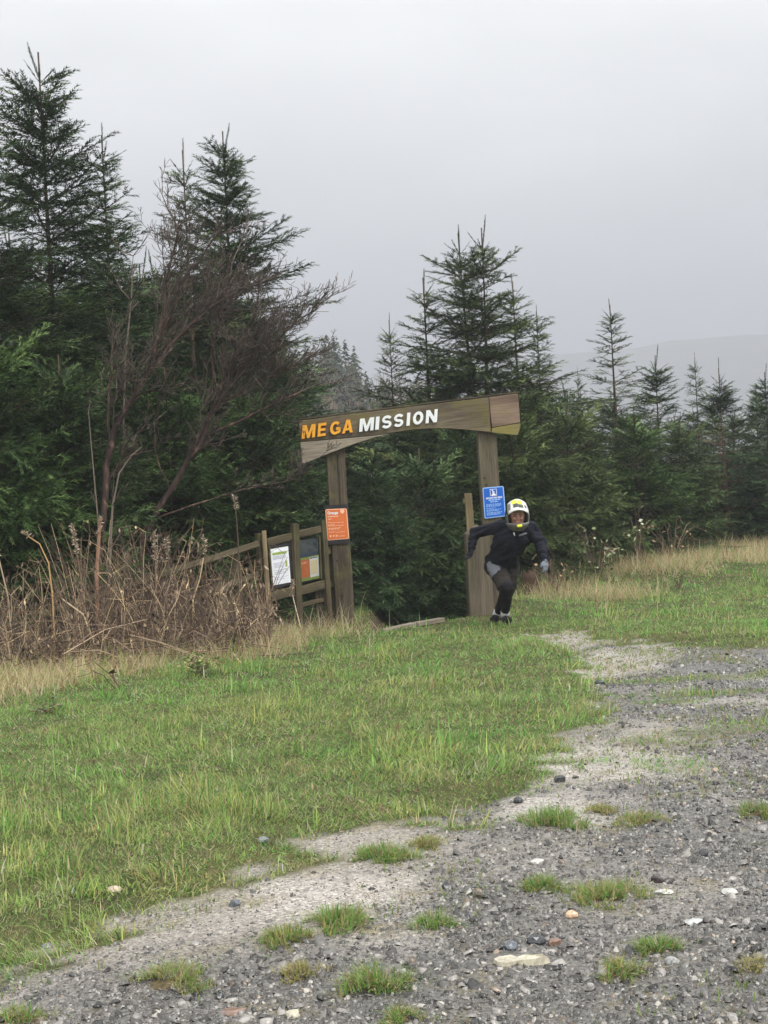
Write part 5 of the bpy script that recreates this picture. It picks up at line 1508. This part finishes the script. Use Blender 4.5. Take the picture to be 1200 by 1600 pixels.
body = blob('body', [(pel, waist, .13, .125), (waist, chest, .125, .14), (chest, neck, .12, .06), (neck, head, .055, .075), (head, head + Vector((0, -.01, -.07)), .095, .07),
   (shR, shL, .06, .06), (shR, elR, .05, .042), (elR, wrR, .042, .03), (shL, elL, .05, .042), (elL, wrL, .042, .03),
   (hipR, hipL, .10, .10), (hipR, knR, .088, .06), (knR, anR, .056, .038), (hipL, knL, .088, .06), (knL, anL, .056, .038),
   (g0(anR, zR + .06), g0(anR, zR + .05) + Vector((.01, -.14, -.01)), .035, .03), (g0(anL, zL + .06), g0(anL, zL + .05) + Vector((-.01, -.12, -.01)), .035, .03)], 'skin', person)
blob('jacket', [(pel + Vector((0, 0, .01)), waist, .165, .165), (hipR + Vector((.01, 0, .05)), hipL + Vector((0, 0, .04)), .125, .125), (waist, chest, .16, .165), (waist + Vector((-.06, 0, 0)), chest + Vector((-.08, 0, -.01)), .12, .12), (waist + Vector((.05, 0, 0)), chest + Vector((.09, 0, -.02)), .11, .12), (chest, neck, .15, .095),
   (shR, shL, .09, .09), (shR, elR, .083, .066), (elR, wrR, .066, .05), (shL, elL, .083, .066), (elL, wrL, .066, .05)], 'jacket_cloth', person, .012, 4, .065)
# collar, zip tab, chest logo strip
hd = (knR - hipR)
blob('shorts', [(hipR, hipR + hd * .86, .118, .094), (hipL, hipL + (knL - hipL) * .86, .115, .092), (hipR, hipL, .13, .13)], 'shorts_cloth', person, .012, 4, .03)
th = (hipR + Vector((-.012, -.045, .01))); sd_ = hipR + hd * .34 + Vector((-.014, -.03, .004))
blob('hip_panel', [(th, sd_, .098, .092)], 'grey_cloth', person, .012, 3)
for kn, an in ((knR, anR), (knL, anL)):
    blob('legging', [(kn + (kn - an) * .06, kn + (an - kn) * .3, .074, .074), (kn + (an - kn) * .3, kn + (an - kn) * .78, .074, .052)], 'legging_cloth', person, .011, 3, .02)
    blob('knee_pad', [(kn + Vector((0, -.02, .02)), kn + (an - kn) * .22 + Vector((0, -.03, 0)), .066, .06)], 'legging_cloth', person, .011, 3)
for kn, an, z in ((knR, anR, zR), (knL, anL, zL)):
    blob('sock', [(an + (kn - an) * .16, Vector((an.x, an.y, z + .085)), .052, .049)], 'sock_cloth', person, .008, 2)
for an, z, tx in ((anR, zR, .015), (anL, zL, -.035)):
    z += .022; a = Vector((an.x, an.y + .03, z + .052)); tcap = Vector((an.x + tx, an.y - .18, z + .042))
    sh_ = blob('shoe', [(a, a + Vector((0, 0, .035)), .047, .045), (a, tcap, .046, .043), (a + Vector((.02, 0, -.01)), tcap + Vector((.018, .02, 0)), .035, .033), (a + Vector((-.02, 0, -.01)), tcap + Vector((-.018, .02, 0)), .035, .033)], 'shoe_black', person, .008, 3)
    blob('sole', [(a + Vector((.012, .01, -.038)), tcap + Vector((.01, 0, -.028)), .026, .026), (a + Vector((-.012, .01, -.038)), tcap + Vector((-.01, 0, -.028)), .026, .026)], 'shoe_grey', sh_, .008, 2)
    blob('strap', [(a + Vector((-.04, -.09, .022)), a + Vector((.04, -.09, .022)), .016, .016)], 'shoe_grey', sh_, .007, 1)
# hands: palm and five fingers in gloves
def hand(wr, d, side, mat, curl, name='glove'):
    d = d.normalized(); s = side.normalized(); n = d.cross(s).normalized()
    pc = wr + d * .055; caps = [(wr - d * .01, wr + d * .02, .036, .036)]
    for k in (-1, 0, 1): caps.append((wr + d * .02 + s * k * .016, wr + d * .085 + s * k * .024, .02, .019))
    for k, l in ((-1.5, .060), (-.5, .076), (.5, .080), (1.5, .070)):
        b0 = wr + d * .09 + s * k * .0185; l1 = l * .5
        d1 = (d + n * curl * .5).normalized(); b1 = b0 + d1 * l1; d2 = (d1 + n * curl).normalized(); b2 = b1 + d2 * l * .32; d3 = (d2 + n * curl * .8).normalized()
        caps += [(b0, b1, .0105, .0098), (b1, b2, .0098, .009), (b2, b2 + d3 * l * .24, .009, .008)]
    t0 = wr + d * .035 + s * .032; t1 = t0 + (d * .6 + s * .7 + n * .25).normalized() * .035
    caps += [(t0, t1, .0125, .0115), (t1, t1 + (d + n * .5 - s * .05).normalized() * .03, .0115, .0095)]
    return blob(name, caps, mat, person, .0055, 2)
hand(wrR + Vector((0, 0, -.02)), (wrR - elR) + Vector((.0, -.02, -.05)), Vector((.55, -.8, 0)), 'glove_black', .85)
hand(wrL + Vector((0, -.01, -.015)), (wrL - elL) + Vector((0, 0, -.05)), Vector((-.75, -.65, 0)), 'glove_grey', .8)
# face
fdir = Vector((0.0, -1.0, -0.10)).normalized(); fx = Vector((1, 0, 0)); fz = fx.cross(fdir); fz = -fz if fz.z < 0 else fz
def hp(x, f, z): return head + fx * x + fdir * f + fz * z
blob('face', [(hp(0, .045, .02), hp(0, .035, -.075), .068, .05), (hp(0, .105, .01), hp(0, .122, -.022), .010, .015), (hp(-.03, .09, .028), hp(.03, .09, .028), .022, .022), (hp(-.035, .085, -.022), hp(-.025, .08, -.03), .024, .02), (hp(.035, .085, -.022), hp(.025, .08, -.03), .024, .02), (hp(-.012, .092, -.062), hp(.012, .092, -.062), .017, .017)], 'skin', body, .007, 2)
for s_ in (-1, 1): blob('eye', [(hp(s_ * .025, .103, .006), hp(s_ * .038, .099, .006), .0068, .006)], 'eye_dark', body, .0035, 1)
for s_ in (-1, 1): blob('eyebrow', [(hp(s_ * .016, .111, .026), hp(s_ * .044, .102, .027), .006, .005)], 'eye_dark', body, .0035, 1)  # dark brows that also paint in the shade over the eyes
blob('mouth', [(hp(-.015, .100, -.060), hp(.015, .100, -.060), .0055, .0055)], 'lip', body, .004, 1)
# helmet
helm = thing('full_face_helmet', 'white, yellow and dark full-face helmet on the runner\'s head', 'helmet', head)
def shell(name, mat, keep, rx, ry, rz, parent, thick=.012, off=(0, 0, 0), u=40, v=28, jaw=0.0):
    bm = bmesh.new(); bmesh.ops.create_uvsphere(bm, u_segments=u, v_segments=v, radius=1)
    dele = []
    for f in bm.faces:
        c = f.calc_center_median(); az = math.degrees(math.atan2(c.x, -c.y)); el = math.degrees(math.asin(max(-1, min(1, c.z / c.length))))
        if not keep(az, el): dele.append(f)
    bmesh.ops.delete(bm, geom=dele, context='FACES')
    for vv in bm.verts:
        q = vv.co; low = max(0, -q.z); fr = max(0, -q.y)
        X_, Y_, Z_ = q.x * rx, -q.y * ry, q.z * rz
        Y_ += jaw * fr * min(1, low * 1.6); 
        vv.co = hp(X_ + off[0], Y_ + off[1], Z_ + off[2])
    me = bpy.data.meshes.new(name); bmesh.ops.recalc_face_normals(bm, faces=bm.faces); bm.to_mesh(me); bm.free()
    me.polygons.foreach_set('use_smooth', np.ones(len(me.polygons), bool)); me.materials.append(MATS[mat])
    o = link(name, me, parent); s = o.modifiers.new('t', 'SOLIDIFY'); s.thickness = thick; s.offset = -1
    return o
opening = lambda az, el: abs(az) < 56 and -30 < el < 26
shell('shell', 'helmet_dark', lambda az, el: not opening(az, el) and el > -62 and not (abs(az) < 75 and el < -24), .132, .150, .165, helm, .02, (0, -.01, .01))
shell('chin_bar', 'helmet_grey', lambda az, el: abs(az) < 82 and -66 < el < -24, .126, .150, .165, helm, .018, (0, -.004, .008), jaw=.06)
shell('rim', 'helmet_grey', lambda az, el: 52 < abs(az) < 60 and -38 < el < 8, .136, .157, .167, helm, .008, (0, -.006, .01), jaw=.03)
shell('rim', 'helmet_white', lambda az, el: abs(az) < 54 and -34 < el < -26, .128, .156, .167, helm, .008, (0, 0, .008), jaw=.05)
shell('lining', 'helmet_inside', lambda az, el: not (abs(az) < 58 and -40 < el < 26) and el > -60, .118, .132, .148, helm, .006, (0, -.012, .01))
# peaked visor
def visor(name, mat, u0, u1, v0, v1, lift=0.0, th=.007):
    n, k = 12, 8; vs = []
    for i in range(k + 1):
        v = v0 + (v1 - v0) * i / k
        for j in range(n + 1):
            u = u0 + (u1 - u0) * j / n
            w = .098 + .018 * v - .03 * max(0, v - .8)
            f = -.02 + .245 * v - .045 * v * u * u
            z = .186 - .05 * u * u - .098 * v ** 1.3 + lift
            vs.append(hp(u * w, f, z))
    fs = [(i * (n + 1) + j, i * (n + 1) + j + 1, (i + 1) * (n + 1) + j + 1, (i + 1) * (n + 1) + j) for i in range(k) for j in range(n)]
    o = link(name, new_mesh(name, vs, fs, [mat], None, True), helm); s = o.modifiers.new('t', 'SOLIDIFY'); s.thickness = th; s.offset = 0
    return o
visor('visor', 'helmet_white', -1, 1, .08, 1)
visor('visor_flash', 'helmet_yellow', -.55, -.08, .2, .5, .006, .003)
visor('visor_flash', 'helmet_yellow', .0, .45, .26, .58, .006, .003)
visor('visor_stripe', 'helmet_dark', -.45, .02, .54, .80, .007, .003)
visor('visor_stripe', 'helmet_dark', .05, .5, .62, .84, .007, .003)
visor('visor_stripe', 'helmet_dark', .66, .82, .55, .75, .006, .003)
visor('visor_stripe', 'helmet_grey', -.95, -.72, .3, .8, .006, .003)
blob('vent', [(hp(-.012, .205, -.088), hp(.018, .205, -.086), .016, .016)], 'helmet_yellow', helm, .006, 1)
# jacket collar and a white zip tab
blob('collar', [(neck + Vector((-.05, .02, .015)), neck + Vector((.05, .02, .015)), .05, .05)], 'jacket_cloth', person, .01, 3)
blob('logo', [(J(812, 836.5, -.47), J(822, 833.5, -.44), .012, .012)], 'grey_cloth', person, .006, 1)
blob('zip_tab', [(J(803, 833, -.52), J(804, 836.5, -.52), .010, .006)], 'sock_cloth', person, .004, 1)

# ------------------------------------------------------------------ haze between the clearing and the far hills
hzm = bpy.data.materials.new('haze'); hzm.use_nodes = True; t_ = hzm.node_tree; t_.nodes.clear()
o_ = t_.nodes.new('ShaderNodeOutputMaterial'); pv = t_.nodes.new('ShaderNodeVolumePrincipled')
pv.inputs['Color'].default_value = (0.595, 0.62, 0.68, 1); pv.inputs['Density'].default_value = 0.0015; pv.inputs['Anisotropy'].default_value = 0.2
t_.links.new(pv.outputs[0], o_.inputs['Volume']); MATS['haze'] = hzm
mb = MB(); mb.box((0, 1170, 127), (3060, 0, 0), (0, 2480, 0), (0, 0, 280))
hb = mb.build('haze', ['haze']); tag(hb, 'thin grey-blue mist hanging before the far mountain', 'haze', None, 'stuff')

for o in SC.objects:
    if o.name.split('.')[0] in ('text_lines', 'branches', 'lettering', 'leaves', 'canes', 'seed_head', 'petals', 'symbol', 'heading') and o.parent: o['kind'] = 'stuff'
